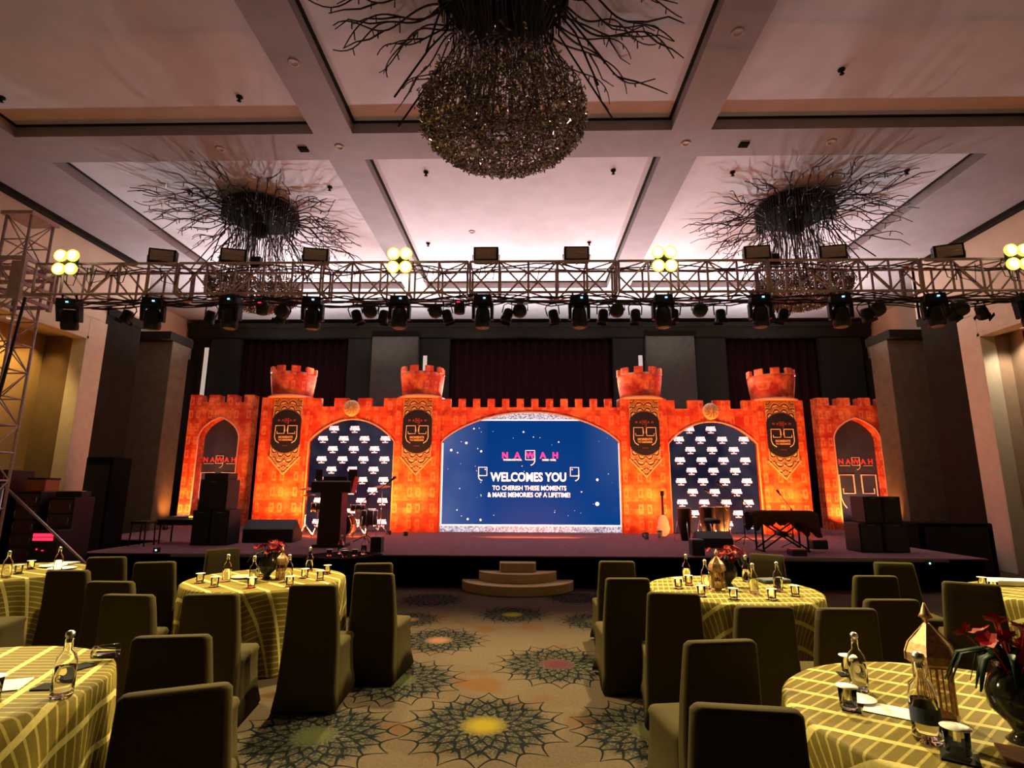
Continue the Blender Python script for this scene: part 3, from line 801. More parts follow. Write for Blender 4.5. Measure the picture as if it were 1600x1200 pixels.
tw = thing('truss_tower', 'upright silver truss tower at the left edge carrying the beam', 'truss tower', (-8.42, 8.22, 0))
m = MB(); lattice(m, (-.2, -.04, .05), (0, 0, 6.1), 14, (.42, 0, 0), (0, .42, 0), .022, .012); obj('mast', m, 'truss', tw)
m = MB()
for z in (4.66, 4.9, 5.14, 5.32): m.bb((-.32, -.14, z), (.34, -.10, z+.06)).bb((-.32, .44, z), (.34, .48, z+.06)).bb((-.32, -.14, z), (-.28, .48, z+.06)).bb((.30, -.14, z), (.34, .48, z+.06))
for xx in (-.30, .32):
    for y in (-.12, .46): m.bb((xx-.03, y-.03, 4.62), (xx+.03, y+.03, 5.42))
m.bb((-.26, -.13, 4.74), (-.05, -.09, 5.26)); m.bb((.12, -.13, 4.72), (.26, -.09, 5.3))
obj('sleeve_block', m, 'truss', tw)
obj('base_plate', MB().bb((-.45, -.25, 0), (.45, .55, .05)), 'steel', tw)
obj('top_cap', MB().bb((-.26, -.10, 6.14), (.28, .44, 6.20)).tube([(.0, .2, 6.2), (.0, .2, 6.35)], .03), 'truss', tw)
m = MB().tube([(.50, -.18, 4.65), (.42, -.2, 3.4), (.30, -.2, 2.2), (.24, -.2, .06)], .022, 6); obj('drop_cable', m, 'black', tw)
# moving heads
def make_mover():
    t = thing('moving_head_light', 'x', 'stage light', group='moving head lights')
    obj('base', MB().box((0, 0, -.07), (.30, .24, .14), taper=.92), 'black', t, bevel=.015)
    obj('display', MB().box((.03, -.126, -.06), (.035, .008, .022)), 'blue', t)
    y = MB()
    for s in (-1, 1): y.box((s*.145, 0, -.25), (.045, .13, .26), taper=1.1)
    y.box((0, 0, -.155), (.30, .13, .03)); obj('yoke', y, 'black', t, bevel=.01)
    h = MB().lathe([(.075, .15), (.105, .11), (.115, -.02), (.125, -.10), (.118, -.17), (.09, -.18)], 20, (0, 0, -.33)); obj('head', h, 'black', t)
    obj('lens', MB().lathe([(.085, -.185), (.088, -.178)], 16, (0, 0, -.33)), 'reflector', t)
    c = MB()
    for s in (-1, 1): c.tube([(s*.1, 0, 0), (s*.1, 0, .05), (s*.1, .03, .07)], .014, 6)
    obj('clamp', c, 'black', t)
    return t
K = Kind(make_mover())
MX = [(-7.36, 'far left of the truss', .2, .25), (-5.97, 'third fitting from the left', .3, .15), (-4.70, 'under the left chandelier', -.1, 0), (-3.38, 'left of the left middle blinder', .1, .1), (-1.98, 'under the left middle blinder', 0, 0), (-.66, 'under the middle of the truss, left one', 0, 0), (.86, 'under the middle of the truss, right one', 0, 0), (2.17, 'under the right middle blinder', 0, 0), (3.68, 'under the left side of the right chandelier', -.15, 0), (4.92, 'under the right side of the right chandelier', -.3, 0), (6.36, 'second from the right frame edge', -.3, -.05), (7.78, 'cut by the right frame edge', -.2, -.1)]
for x, nm, rz, rx_ in MX:
    K.put((x, 8.22, 4.69), rz, 'black moving head light with blue display hanging '+nm, rot=(rx_, 0, rz))
def make_par():
    t = thing('par_can_light', 'x', 'stage light', group='small par lights under the truss')
    obj('can', MB().lathe([(.05, .09), (.075, .07), (.085, 0), (.085, -.09), (.095, -.10), (.095, -.12), (.075, -.12), (.07, -.09)], 16, (0, 0, -.19), rot=None), 'black', t)
    y = MB().tube([(-.10, 0, -.19), (-.11, 0, -.05), (-.06, 0, 0), (.06, 0, 0), (.11, 0, -.05), (.10, 0, -.19)], .010, 6).tube([(0, 0, 0), (0, 0, .05)], .014, 6)
    obj('yoke', y, 'black', t)
    b = MB().box((0, -.11, -.31), (.15, .006, .06)).box((0, .11, -.31), (.15, .006, .06)); obj('barn_doors', b, 'black', t)
    return t
K = Kind(make_par())
PX = [(-6.59, .1, .5), (-5.22, .2, .3), (-3.97, .4, .6), (-2.85, .1, -.3), (-2.30, .1, .2), (-1.34, .1, -.3), (-.22, -.1, .3), (.44, .1, -.2), (1.31, 0, .1), (1.82, 0, 0), (2.46, 0, .1), (3.21, .1, 0), (4.27, .1, .2), (5.5, .2, -.4), (6.86, .4, -.6), (7.36, .5, -.8), (3.95, .2, -.3)]
NM = ['between the two leftmost moving heads', 'right of the second moving head', 'beside the red-lit one near the left chandelier', 'right of the fourth moving head', 'just left of the left middle blinder', 'behind a round one right of the left blinder', 'right of the middle-left moving head', 'left of the middle-right moving head', 'right of the middle-right moving head', 'second left of the right middle blinder', 'just right of the right middle blinder', 'right of a round lamp past the right blinder', 'between the two moving heads of the right chandelier', 'right of the right chandelier', 'angled, near the right frame edge', 'square dark one at the right frame edge', 'tucked behind the moving head under the right chandelier']
for (x, a, c), nm in zip(PX, NM): K.put((x, 8.60, 4.70), 0, 'small black can light with barn doors '+nm, rot=(a, c, 0))
def make_round():
    t = thing('round_wash_light', 'x', 'stage light', group='round wash lights under the truss')
    obj('body', MB().lathe([(.06, .10), (.11, .07), (.12, -.02), (.10, -.04)], 18, (0, 0, -.13), rot=Matrix.Rotation(PI/2, 3, 'X')), mat('dark_slate_plastic', (.03, .032, .035), .5), t)
    obj('yoke', MB().tube([(-.13, 0, -.13), (-.13, 0, -.02), (.13, 0, -.02), (.13, 0, -.13)], .010, 6).tube([(0, 0, -.02), (0, 0, .05)], .014, 6), 'black', t)
    return t
K = Kind(make_round())
for x, nm in ((-4.05, 'behind the red-lit par on the left'), (-2.57, 'left of the left middle blinder'), (-1.48, 'right of the left middle blinder'), (-.08, 'right of the truss middle'), (1.52, 'left of the right middle blinder'), (2.88, 'right of the right middle blinder'), (5.75, 'right of the right chandelier'), (7.08, 'near the right frame edge')):
    K.put((x, 8.62, 4.72), 0, 'round dark wash light hanging '+nm)
def make_redpar():
    t = thing('led_par_light', 'x', 'stage light', group='red indicator pars')
    obj('can', MB().lathe([(.03, .12), (.075, .09), (.09, 0), (.085, -.10), (.06, -.11)], 16, (0, 0, -.16)), 'black', t)
    obj('indicator', MB().box((-.01, -.088, -.10), (.05, .01, .014)), 'redled', t)
    obj('yoke', MB().tube([(-.10, 0, -.16), (-.10, 0, .02), (.10, 0, .02), (.10, 0, -.16)], .009, 6).tube([(0, 0, .02), (0, 0, .11)], .014, 6), 'black', t)
    return t
K = Kind(make_redpar())
for x, nm in ((-4.19, 'below the left chandelier'), (-1.03, 'left of the truss middle')): K.put((x, 8.22, 4.68), 0, 'small black can with a red indicator '+nm)
def make_flood():
    t = thing('flood_light', 'x', 'flood light', group='flood lights on top of the truss')
    obj('housing', MB().box((0, .02, .15), (.41, .14, .25)).box((0, .12, .15), (.34, .08, .20)), 'black', t, bevel=.012)
    obj('reflector', MB().box((0, -.054, .15), (.34, .012, .18)), 'reflector', t)
    obj('bracket', MB().tube([(-.22, 0, .15), (-.22, 0, .03), (.22, 0, .03), (.22, 0, .15)], .010, 6).tube([(0, 0, .03), (0, 0, -.02)], .018, 6), 'steel', t)
    obj('tube_lamp', MB().tube([(-.15, -.064, .15), (.15, -.064, .15)], .010, 8), 'steel', t)
    return t
K = Kind(make_flood())
for x, rz, nm in ((-6.02, .3, 'leftmost, left of the left chandelier'), (-4.82, .25, 'in front of the left chandelier drum'), (-3.45, .2, 'right of the left chandelier'), (-.63, 0, 'left of the two in the middle'), (.85, 0, 'right of the two in the middle'), (3.77, -.15, 'left of the right chandelier drum'), (4.98, -.2, 'right of the right chandelier drum'), (6.82, -.35, 'rightmost, near the right blinder')):
    K.put((x, 8.36, 5.315), rz, 'black rectangular flood light standing on the truss, '+nm)
def make_blinder():
    t = thing('crowd_blinder', 'x', 'stage light', group='four cell blinders')
    h = MB().box((0, .06, 0), (.26, .06, .30)); obj('housing', h, 'black', t, bevel=.01)
    for i in (-1, 1):
        for j in (-1, 1):
            c = obj('lamp_cell', MB().lathe([(.06, .02), (.078, .0), (.080, -.03), (.03, -.045), (.001, -.05)], 18, (i*.098, -.01, j*.112), rot=Matrix.Rotation(-PI/2, 3, 'X') @ Matrix.Scale(-1, 3, (0, 0, 1))), 'bulb', t)
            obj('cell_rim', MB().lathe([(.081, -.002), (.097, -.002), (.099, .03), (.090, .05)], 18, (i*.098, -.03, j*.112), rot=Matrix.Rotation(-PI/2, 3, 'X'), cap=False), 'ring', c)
    obj('bracket', MB().tube([(-.2, .05, 0), (-.2, .08, -.05), (-.2, .18, -.08)], .01).tube([(.2, .05, 0), (.2, .08, -.05), (.2, .18, -.08)], .01), 'black', t)
    return t
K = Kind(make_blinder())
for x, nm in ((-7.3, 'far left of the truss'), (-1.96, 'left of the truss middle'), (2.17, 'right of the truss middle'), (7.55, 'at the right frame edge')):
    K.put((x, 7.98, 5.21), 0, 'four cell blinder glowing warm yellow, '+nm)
for x, z, nm in ((-4.45, 5.34, 'left chandelier'), (4.05, 5.34, 'right chandelier')):
    m = MB().box((x, 8.4, z+.07), (.16, .12, .10)).tube([(x, 8.4, z+.02), (x, 8.4, z-.06)], .02).tube([(x-.1, 8.4, z-.02), (x+.1, 8.4, z-.02)], .03)
    tag(obj('hoist_motor', m, 'black', bevel=.01), 'small black chain hoist on the truss in front of the %s' % nm, 'hoist')

# ------------------------------------------------------------------ stage gear
def speaker_box(mb, c, d): mb.box(c, d)
def stack(loc, rows, nm, fac=0):
    t = thing('speaker_stack_cabinet', 'x', 'speaker')
    bpy.data.objects.remove(t)
    for i, (dx, dz, w, d, h, lb) in enumerate(rows):
        s = thing('loudspeaker', 'black %s loudspeaker cabinet on the %s of the stage' % (lb, nm), 'speaker', (loc[0]+dx, loc[1], loc[2]+dz), fac, 'stage speaker cabinets')
        obj('cabinet', MB().box((0, 0, h/2), (w, d, h)), 'case', s, bevel=.015)
        obj('grille', MB().box((0, -d/2-.006, h/2), (w*.9, .012, h*.88)), 'black', s)
        obj('handle', MB().box((0, -d/2-.02, h*.93), (w*.25, .02, .018)), 'alu', s)
stack((-6.45, 11.6, ZS), ((-.19, 0, .37, .5, .70, 'lower left'), (.20, 0, .37, .5, .70, 'lower right'), (0, .70, .58, .5, .62, 'upper'), (0, 1.32, .5, .4, .14, 'thin top')), 'left front')
stack((6.82, 11.1, ZS), ((-.24, 0, .42, .5, .54, 'low left'), (.24, 0, .46, .5, .54, 'low right'), (-.12, .54, .34, .45, .50, 'top left'), (.24, .54, .34, .45, .50, 'top right')), 'right front')
# lectern
t = thing('lectern', 'dark maroon lectern with slanted top standing near the left stage front', 'lectern', (-3.9, 11.3, ZS))
obj('column', MB().box((0, 0, .55), (.46, .40, 1.10), taper=.95), 'maroon', t, bevel=.01)
obj('base', MB().box((0, 0, .03), (.62, .5, .06)), 'maroon', t, bevel=.01)
obj('desk', MB().box((0, -.02, 1.20), (.80, .45, .22), Matrix.Rotation(.12, 3, 'X')), 'maroon', t, bevel=.01)
obj('wing_panel', MB().box((.36, .0, 1.42), (.18, .02, .24)).box((-.34, 0, 1.42), (.14, .02, .22)).box((0, .0, 1.34), (.5, .02, .1)), 'maroon', t)
obj('side_card', MB().box((.42, -.02, 1.22), (.012, .3, .34), Matrix.Rotation(.2, 3, 'Y')), mat('red_card', (.8, .08, .04), .6), t)
# drum kit
t = thing('drum_kit', 'drum kit with chrome stands behind the lectern', 'drum kit', (-4.35, 13.3, ZS))
def drum(name, c, r, h, m='maroon', rot=None, hm='skin'):
    d = obj(name, MB().lathe([(r, 0), (r, h)], 24, c, rot=rot), m, t)
    e = MB().lathe([(r*1.03, -.01), (r*1.03, .02)], 24, c, rot=rot, cap=False)
    v = (rot @ Vector((0, 0, h))) if rot is not None else Vector((0, 0, h))
    e.lathe([(r*1.03, -.02), (r*1.03, .01), (r*.98, .012)], 24, Vector(c)+v, rot=rot, cap=False)
    for k in range(8):
        a = 2*PI*k/8; p = Vector((r*1.03*math.cos(a), r*1.03*math.sin(a), 0)); q2 = Vector((p.x, p.y, h))
        if rot is not None: p = rot @ p; q2 = rot @ q2
        e.tube([Vector(c)+p, Vector(c)+q2], .008, 5)
    obj('hoop', e, 'chrome', d)
drum('bass_drum', (0, -.25, .30), .28, .40, rot=Matrix.Rotation(-PI/2, 3, 'X'))
drum('floor_tom', (.62, 0, .28), .20, .36); drum('snare_drum', (.30, .15, .62), .17, .14); drum('rack_tom', (-.18, .1, .72), .15, .2); drum('rack_tom', (-.62, .0, .60), .15, .2)
s = MB()
for x, y, h in ((-.95, .1, 1.12), (.85, .25, 1.18), (.32, .15, .60), (-.62, 0, .58), (-.18, .1, .7)):
    s.tube([(x, y, .25), (x, y, h)], .012, 6)
    for k in range(3):
        a = 2*PI*k/3+.3; s.tube([(x, y, .32), (x+.22*math.cos(a), y+.22*math.sin(a), .01)], .010, 5)
for k in range(3):
    a = 2*PI*k/3; s.tube([(.62+.2*math.cos(a), .2*math.sin(a), .5), (.62+.22*math.cos(a), .22*math.sin(a), .01)], .011, 5)
obj('stands', s, 'chrome', t)
for x, y, z, r in ((-.95, .1, 1.13, .22), (.85, .25, 1.19, .2), (-.9, .1, .98, .16)):
    obj('cymbal', MB().lathe([(r, 0), (r*.3, .025), (.03, .045), (.001, .05)], 24, (x, y, z), rot=Matrix.Rotation(.15, 3, 'X'), cap=False), 'cymbal', t)
# wedge monitors
def make_wedge():
    t = thing('wedge_monitor', 'x', 'speaker', group='wedge monitors')
    P = [(-.42, 0), (.42, 0), (.42, .34), (-.42, .34)]
    m = MB(); V = [(-.42, -.28, 0), (.42, -.28, 0), (.42, .28, 0), (-.42, .28, 0), (-.42, -.08, .38), (.42, -.08, .38), (.42, .28, .12), (-.42, .28, .12), (-.42, -.28, .22), (.42, -.28, .22)]
    m.add(V, [(0, 3, 2, 1), (0, 1, 9, 8), (8, 9, 5, 4), (4, 5, 6, 7), (7, 6, 2, 3), (0, 8, 4, 7, 3), (1, 2, 6, 5, 9)])
    obj('cabinet', m, 'case', t, bevel=.01)
    g = MB(); g.add([(-.38, .0, .352), (.38, .0, .352), (.38, .27, .138), (-.38, .27, .138)], [(0, 1, 2, 3)]); o = obj('grille', g, 'black', t); mo = o.modifiers.new('s', 'SOLIDIFY'); mo.thickness = .012
    return t
K = Kind(make_wedge())
K.put((-5.55, 12.3, ZS), .1, 'wide black wedge monitor in front of the left tower', scale=1.25)
K.put((3.85, 11.7, ZS), 0, 'black wedge monitor right of the middle on stage', scale=.85)
# small floor boxes and lamps on the stage
for x, y, w, h, nm in ((-2.73, 10.4, .20, .26, 'left front corner near the steps'), (3.1, 10.25, .22, .26, 'right front, left of the keyboard'), (5.9, 11.5, .3, .16, 'right front beside the keyboard stand'), (4.9, 10.3, .26, .10, 'stage edge under the keyboard stand')):
    t = thing('floor_box', 'small black equipment box at the '+nm, 'equipment box', (x, y, ZS), 0, 'small boxes on the stage')
    obj('case', MB().box((0, 0, h/2), (w, .22, h)), 'case', t, bevel=.01); obj('lid', MB().box((0, 0, h+.01), (w*.9, .2, .02)), 'alu', t)
def make_uplight():
    t = thing('uplight', 'x', 'uplight', group='castle uplights')
    obj('can', MB().lathe([(.05, 0), (.065, .02), (.065, .10), (.055, .10), (.05, .06)], 16, (0, 0, .0)), 'black', t)
    obj('lens', MB().lathe([(.001, .066), (.05, .066)], 14, cap=False), 'upglow', t)
    return t
K = Kind(make_uplight())
UN = ['before the far left tower', 'between far left tower and left arch', 'before the tower left of the screen', 'left foot of the tower left of the screen', 'before the tower right of the screen', 'right foot of the tower right of the screen', 'before the far right tower', 'right foot of the far right tower']
for (ux, uy), nm in zip(UP, UN): K.put((ux, uy+.0, ZS), 0, 'small floor uplight '+nm)
K.put((-10.75, 16.5, ZS), 0, 'small floor uplight at the outer foot of the left end panel'); K.put((9.35, 16.5, ZS), 0, 'small floor uplight at the inner foot of the right end panel')
K.put((-10.0, 15.4, ZS), 0, 'small floor uplight in front of the left end panel'); K.put((10.0, 15.4, ZS), 0, 'small floor uplight in front of the right end panel')
for x, y, nm in ((2.86, 13.3, 'left'), (3.30, 13.8, 'right')):
    t = thing('drinking_cup', 'pale cup on the stage by the congas, %s one of two' % nm, 'cup', (x, y, ZS))
    obj('cup', MB().lathe([(.05, 0), (.06, .14), (.055, .14), (.045, .02)], 14), 'skin', t); obj('lid', MB().lathe([(.064, .14), (.064, .155), (.03, .17)], 14), 'black', t)
# keyboard under a cloth
t = thing('keyboard_stand', 'keyboard under a brown cloth on a black X stand', 'keyboard', (4.98, 11.0, ZS))
s = MB()
for y in (-.16, .16):
    s.tube([(-.44, y, 0), (-.44, y, .66)], .018, 6).tube([(.40, y, 0), (.40, y, .66)], .018, 6)
    s.tube([(-.42, y, .06), (.38, y, .60)], .016, 6).tube([(-.42, y, .60), (.38, y, .06)], .016, 6)
for x in (-.44, .40): s.tube([(x, -.2, .02), (x, .2, .02)], .02, 6).tube([(x, -.2, .64), (x, .2, .64)], .02, 6)
obj('frame', s, 'black', t)
obj('hub', MB().lathe([(.05, -.19), (.05, .19)], 12, (-.02, 0, .33), rot=Matrix.Rotation(PI/2, 3, 'X')), 'black', t)
obj('keyboard', MB().box((0, 0, .70), (1.12, .34, .08)), 'black', t, bevel=.01)
c = MB(); V = []; nx = 26
prof = [(.20, .52), (.205, .60), (.20, .74), (.15, .765), (0, .77), (-.15, .765), (-.20, .74), (-.205, .60), (-.20, .50)]
for i in range(nx+1):
    x = -.62+1.26*i/nx; dr = .12*math.exp(-((x-.55)/.16)**2)+.05*math.exp(-((x+.55)/.14)**2)+.02*math.sin(i*1.3)
    V.append([(x+.01*math.sin(j*2+i), -y*(1+.04*math.sin(i*1.1+j)), z-(dr*2.0 if j in (0, 8) else dr*.9 if j in (1, 7) else (max(0, abs(x)-.57))*.8)) for j, (y, z) in enumerate(prof)])
n = len(prof); c.add([p for r_ in V for p in r_], [(i*n+j, (i+1)*n+j, (i+1)*n+j+1, i*n+j+1) for i in range(nx) for j in range(n-1)], True)
o = obj('cloth_cover', c, 'cover', t); mo = o.modifiers.new('s', 'SOLIDIFY'); mo.thickness = .008
# mic stands
def make_mic():
    t = thing('microphone_stand', 'x', 'microphone stand', group='boom microphone stands')
    s = MB().tube([(0, 0, .1), (0, 0, .88)], .011, 6)
    for k in range(3):
        a = 2*PI*k/3; s.tube([(0, 0, .14), (.26*math.cos(a), .26*math.sin(a), .01)], .010, 5)
    obj('tripod', s, 'black', t)
    obj('boom', MB().tube([(.14, 0, .74), (0, 0, .88), (-.38, 0, 1.16)], .009, 6), 'black', t)
    obj('microphone', MB().lathe([(.014, 0), (.020, .12), (.030, .14), (.028, .18), (.01, .2)], 12, (-.38, 0, 1.16), rot=Matrix.Rotation(-.9, 3, 'Y')), 'black', t)
    return t
K = Kind(make_mic())
K.put((4.85, 12.5, ZS), 0, 'taller black boom microphone stand before the right logo screen', scale=1.05)
K.put((4.55, 12.9, ZS), .35, 'lower black boom microphone stand behind the first one', scale=.92)
K.put((-3.45, 12.2, ZS), PI, 'black boom microphone stand right of the lectern', scale=1.1)
K.put((5.45, 11.55, ZS), -1.5, 'microphone stand rising behind the covered keyboard', scale=.9)
# congas and percussion on the right
def conga(x, y, h, r, m, nm, lb):
    t = thing('hand_drum', lb, 'drum', (x, y, ZS))
    obj('shell', MB().lathe([(r*.6, 0), (r*.75, h*.25), (r*1.08, h*.6), (r, h*.95), (r, h)], 20), m, t)
    obj('head', MB().lathe([(r*1.02, h), (r*1.0, h+.015), (r*.5, h+.02)], 20), 'skin', t)
    s = MB()
    for k in range(3):
        a = 2*PI*k/3+.5; s.tube([(r*1.05*math.cos(a), r*1.05*math.sin(a), h*.6), (r*1.7*math.cos(a), r*1.7*math.sin(a), .0)], .010, 5)
    obj('stand', s, 'chrome', t)
conga(3.72, 13.1, .72, .16, 'maroon', '', 'upright hand drum on a chrome stand, left end of the right percussion')
conga(4.35, 13.4, .74, .17, 'black', '', 'black hand drum with pale head, middle of the right percussion')
conga(4.80, 13.7, .74, .17, 'black', '', 'black hand drum with pale head, right of its twin')
t = thing('guitar', 'white bodied guitar leaning by the left edge of the right logo screen', 'guitar', (3.42, 13.9, ZS), .2)
P = [(.17*math.cos(a)*(1 if math.sin(a) < 0 else .8), .28+.26*math.sin(a)) for a in [2*PI*k/28 for k in range(28)]]
obj('body', MB().prism(P, -.03, .03), 'lid', t, bevel=.01); obj('neck', MB().box((0, 0, .78), (.05, .03, .5)), 'maroon', t); obj('headstock', MB().box((0, 0, 1.06), (.08, .03, .12)), 'black', t)
t = thing('drum_throne', 'black round stool among the right percussion', 'stool', (4.15, 12.5, ZS))
obj('seat', MB().lathe([(.16, .42), (.18, .44), (.18, .50), (.14, .53)], 20), 'black', t)
s = MB().tube([(0, 0, .12), (0, 0, .43)], .02)
for k in range(3):
    a = 2*PI*k/3; s.tube([(0, 0, .2), (.24*math.cos(a), .24*math.sin(a), .01)], .012, 5)
obj('tripod', s, 'chrome', t)
# small blue standby lamps
for x, y, z, nm in ((-6.55, 9.93, .60, 'left of the steps under the left speakers'), (-4.42, 9.93, .56, 'behind the flowers of the left table'), (-3.2, 9.93, .56, 'right of the lectern'), (6.95, 9.93, .47, 'right end of the stage front')):
    t = thing('stage_edge_light', 'tiny blue-white light, '+nm, 'light', (x, y, 0), 0, 'small blue stage edge lights')
    obj('box', MB().box((0, .0, z-.0), (.10, .05, .08)), 'black', t); obj('lens', MB().lathe([(.001, -.006), (.016, 0), (.018, .01)], 10, (0, -.03, z), rot=Matrix.Rotation(-PI/2, 3, 'X')), 'blue', t)
# ---- left side gear
def rack(x, y, w, d, h, n, nm, cols=('case',), knobs=None, zb=0.0):
    t = thing('amplifier_rack', nm, 'equipment rack', (x, y, zb))
    obj('case', MB().box((0, 0, h/2), (w, d, h)), 'case', t, bevel=.01)
    uh = (h-.06)/n
    for i in range(n):
        u = obj('rack_unit', MB().box((0, -d/2-.008, .03+uh*(i+.5)), (w*.9, .016, uh*.86)), mat('rack_face', (.10, .045, .04), .4, .3) if 'rack_face' not in MATS else MATS['rack_face'], t)
        obj('unit_handles', MB().tube([(-w*.4, -d/2-.03, .03+uh*(i+.3)), (-w*.4, -d/2-.03, .03+uh*(i+.7))], .006, 5).tube([(w*.4, -d/2-.03, .03+uh*(i+.3)), (w*.4, -d/2-.03, .03+uh*(i+.7))], .006, 5), 'steel', u)
    return t
t = rack(-9.0, 9.4, .52, .5, 1.98, 8, 'tall black amplifier rack with white lamps at the left edge')
obj('status_lamps', MB().box((-.1, -.27, 1.82), (.05, .01, .018)).box((.08, -.27, 1.82), (.05, .01, .018)), mat('white_lamp', (.7, .75, 1), .5, emis=(.65, .72, 1), es=2.5), t)
obj('status_lamps', MB().box((-.06, -.27, 1.25), (.04, .01, .016)).box((.12, -.27, 1.25), (.04, .01, .016)), MATS['white_lamp'], t)
rack(-8.45, 9.5, .42, .45, 1.62, 7, 'middle equipment rack of the stack beside the truss tower')
t = thing('storage_case', 'small orange case on top of the middle rack', 'case', (-8.42, 9.5, 1.62)); obj('body', MB().box((0, 0, .10), (.32, .3, .20)), 'orange', t, bevel=.01); obj('lid', MB().box((0, 0, .215), (.33, .31, .03)), 'case', t)
rack(-7.94, 9.6, .44, .45, 1.52, 6, 'right equipment rack with a pale keyboard across its top')
t = thing('small_keyboard', 'pale narrow keyboard lying on the right rack', 'keyboard', (-7.94, 9.6, 1.52)); obj('body', MB().box((0, 0, .05), (.46, .22, .10)), 'case', t, bevel=.01)
obj('keys', MB().box((0, -.04, .105), (.42, .12, .014)), mat('pink_ivory', (.7, .42, .38), .5), t)
t = thing('dimmer_box', 'black control box with a glowing red display at the left edge', 'control box', (-7.85, 9.17, 0)); obj('case', MB().box((0, 0, .50), (.46, .30, 1.0)), 'case', t, bevel=.01)
r = MB()
for i in range(4):
    for j in range(2): r.box((-.13+.085*i, -.16, .86+.062*j), (.075, .012, .05))
obj('red_display', r, 'redled', t)
obj('red_lamps', MB().box((-.08, -.16, .70), (.02, .012, .02)).box((.02, -.16, .68), (.03, .012, .012)), 'redled', t)
t = thing('handrail', 'sloping steel handrail at the side of the stage steps, left', 'handrail', (0, 0, 0))
obj('rail', MB().tube([(-8.55, 8.86, 1.74), (-6.90, 8.86, .45)], .022, 8), 'steel', t)
obj('post', MB().tube([(-8.53, 8.86, 1.72), (-8.53, 8.86, 0)], .02, 8), 'steel', t); obj('post', MB().tube([(-6.92, 8.86, .46), (-6.92, 8.86, 0)], .02, 8), 'steel', t)
# mixing desk left on stage
t = thing('mixing_desk', 'low dark mixing desk on a stand at the left of the stage', 'mixing desk', (-7.25, 11.9, ZS))
obj('desk', MB().box((-.1, 0, .46), (.85, .5, .12), Matrix.Rotation(.12, 3, 'X')), 'case', t, bevel=.015)
s = MB()
for x in (-.45, .25): s.tube([(x, -.2, 0), (x, -.2, .42)], .018).tube([(x, .2, 0), (x, .2, .44)], .018)
obj('legs', s, 'black', t)
obj('knobs', MB().box((.2, -.1, .54), (.2, .1, .03)), mat('yellow_lamp', (1, .8, .1), .5, emis=(1, .8, .05), es=1.2), t)
t = thing('sheet_papers', 'loose pale papers lying on the mixing desk', 'papers', (-7.4, 11.95, ZS+.545)); obj('sheet', MB().box((0, 0, .006), (.3, .2, .008), Matrix.Rotation(.12, 3, 'X')), 'paper', t)
t = thing('backstage_stool', 'dark four-legged stool left of the mixing desk', 'stool', (-7.72, 11.2, ZS)); obj('seat', MB().box((0, 0, .46), (.34, .34, .05)), 'case', t, bevel=.01)
for a in (-.14, .14):
    for c_ in (-.14, .14): obj('leg', MB().tube([(a, c_, .44), (a*1.1, c_*1.1, 0)], .014), 'case', t)
# tall dark speakers off stage left and right, music stand
for x, y, h, w, nm in ((-9.3, 12.1, 2.35, .6, 'left wall'), (8.75, 11.9, 1.05, 1.5, 'right wall')):
    t = thing('draped_equipment', 'black box shaped equipment standing beside the stage by the '+nm, 'equipment', (x, y, 0)); obj('cabinet', MB().box((0, 0, h/2), (w, .6, h)), 'matte', t, bevel=.03)
    obj('grille', MB().box((0, -.306, h/2), (w*.85, .012, h*.85)), 'black', t)
t = thing('music_stand', 'thin music stand with small clip lamps beside the left equipment', 'music stand', (-8.55, 10.8, 0)); obj('pole', MB().tube([(0, 0, 0), (0, 0, 1.1), (-.12, 0, 1.45)], .012), 'steel', t)
s = MB()
for k in range(3):
    a = 2*PI*k/3; s.tube([(0, 0, .2), (.25*math.cos(a), .25*math.sin(a), .01)], .01, 5)
obj('tripod', s, 'steel', t); obj('desk', MB().box((-.12, 0, 1.48), (.22, .03, .04), Matrix.Rotation(.6, 3, 'Y')), 'steel', t)

# ------------------------------------------------------------------ chairs
def rrect(x0, x1, y0, y1, z, r=.03, n=3, hem=0.0, arch=0.0, top=0.0):
    P = []
    for cx, cy, a0 in ((x1-r, y1-r, 0), (x0+r, y1-r, PI/2), (x0+r, y0+r, PI), (x1-r, y0+r, 3*PI/2)):
        for k in range(n+1):
            a = a0+PI/2*k/n; P.append((cx+r*math.cos(a), cy+r*math.sin(a)))
    Q = []
    m = len(P)
    for i in range(m):     # subdivide straight edges so that hems can arch
        a, c = P[i], P[(i+1) % m]; Q.append(a)
        if i % (n+1) == n:
            for k in range(1, 8): Q.append((a[0]+(c[0]-a[0])*k/8, a[1]+(c[1]-a[1])*k/8))
    out = []
    for x, y in Q:
        u = (x-(x0+x1)/2)/((x1-x0)/2); v = (y-(y0+y1)/2)/((y1-y0)/2)
        e = max(0, 1-min(abs(u), 1)**2 if abs(v) > .9 else 0, 1-min(abs(v), 1)**2 if abs(u) > .9 else 0)
        out.append((x, y, z+arch*e+top*(1-u*u*.0)))
    return out
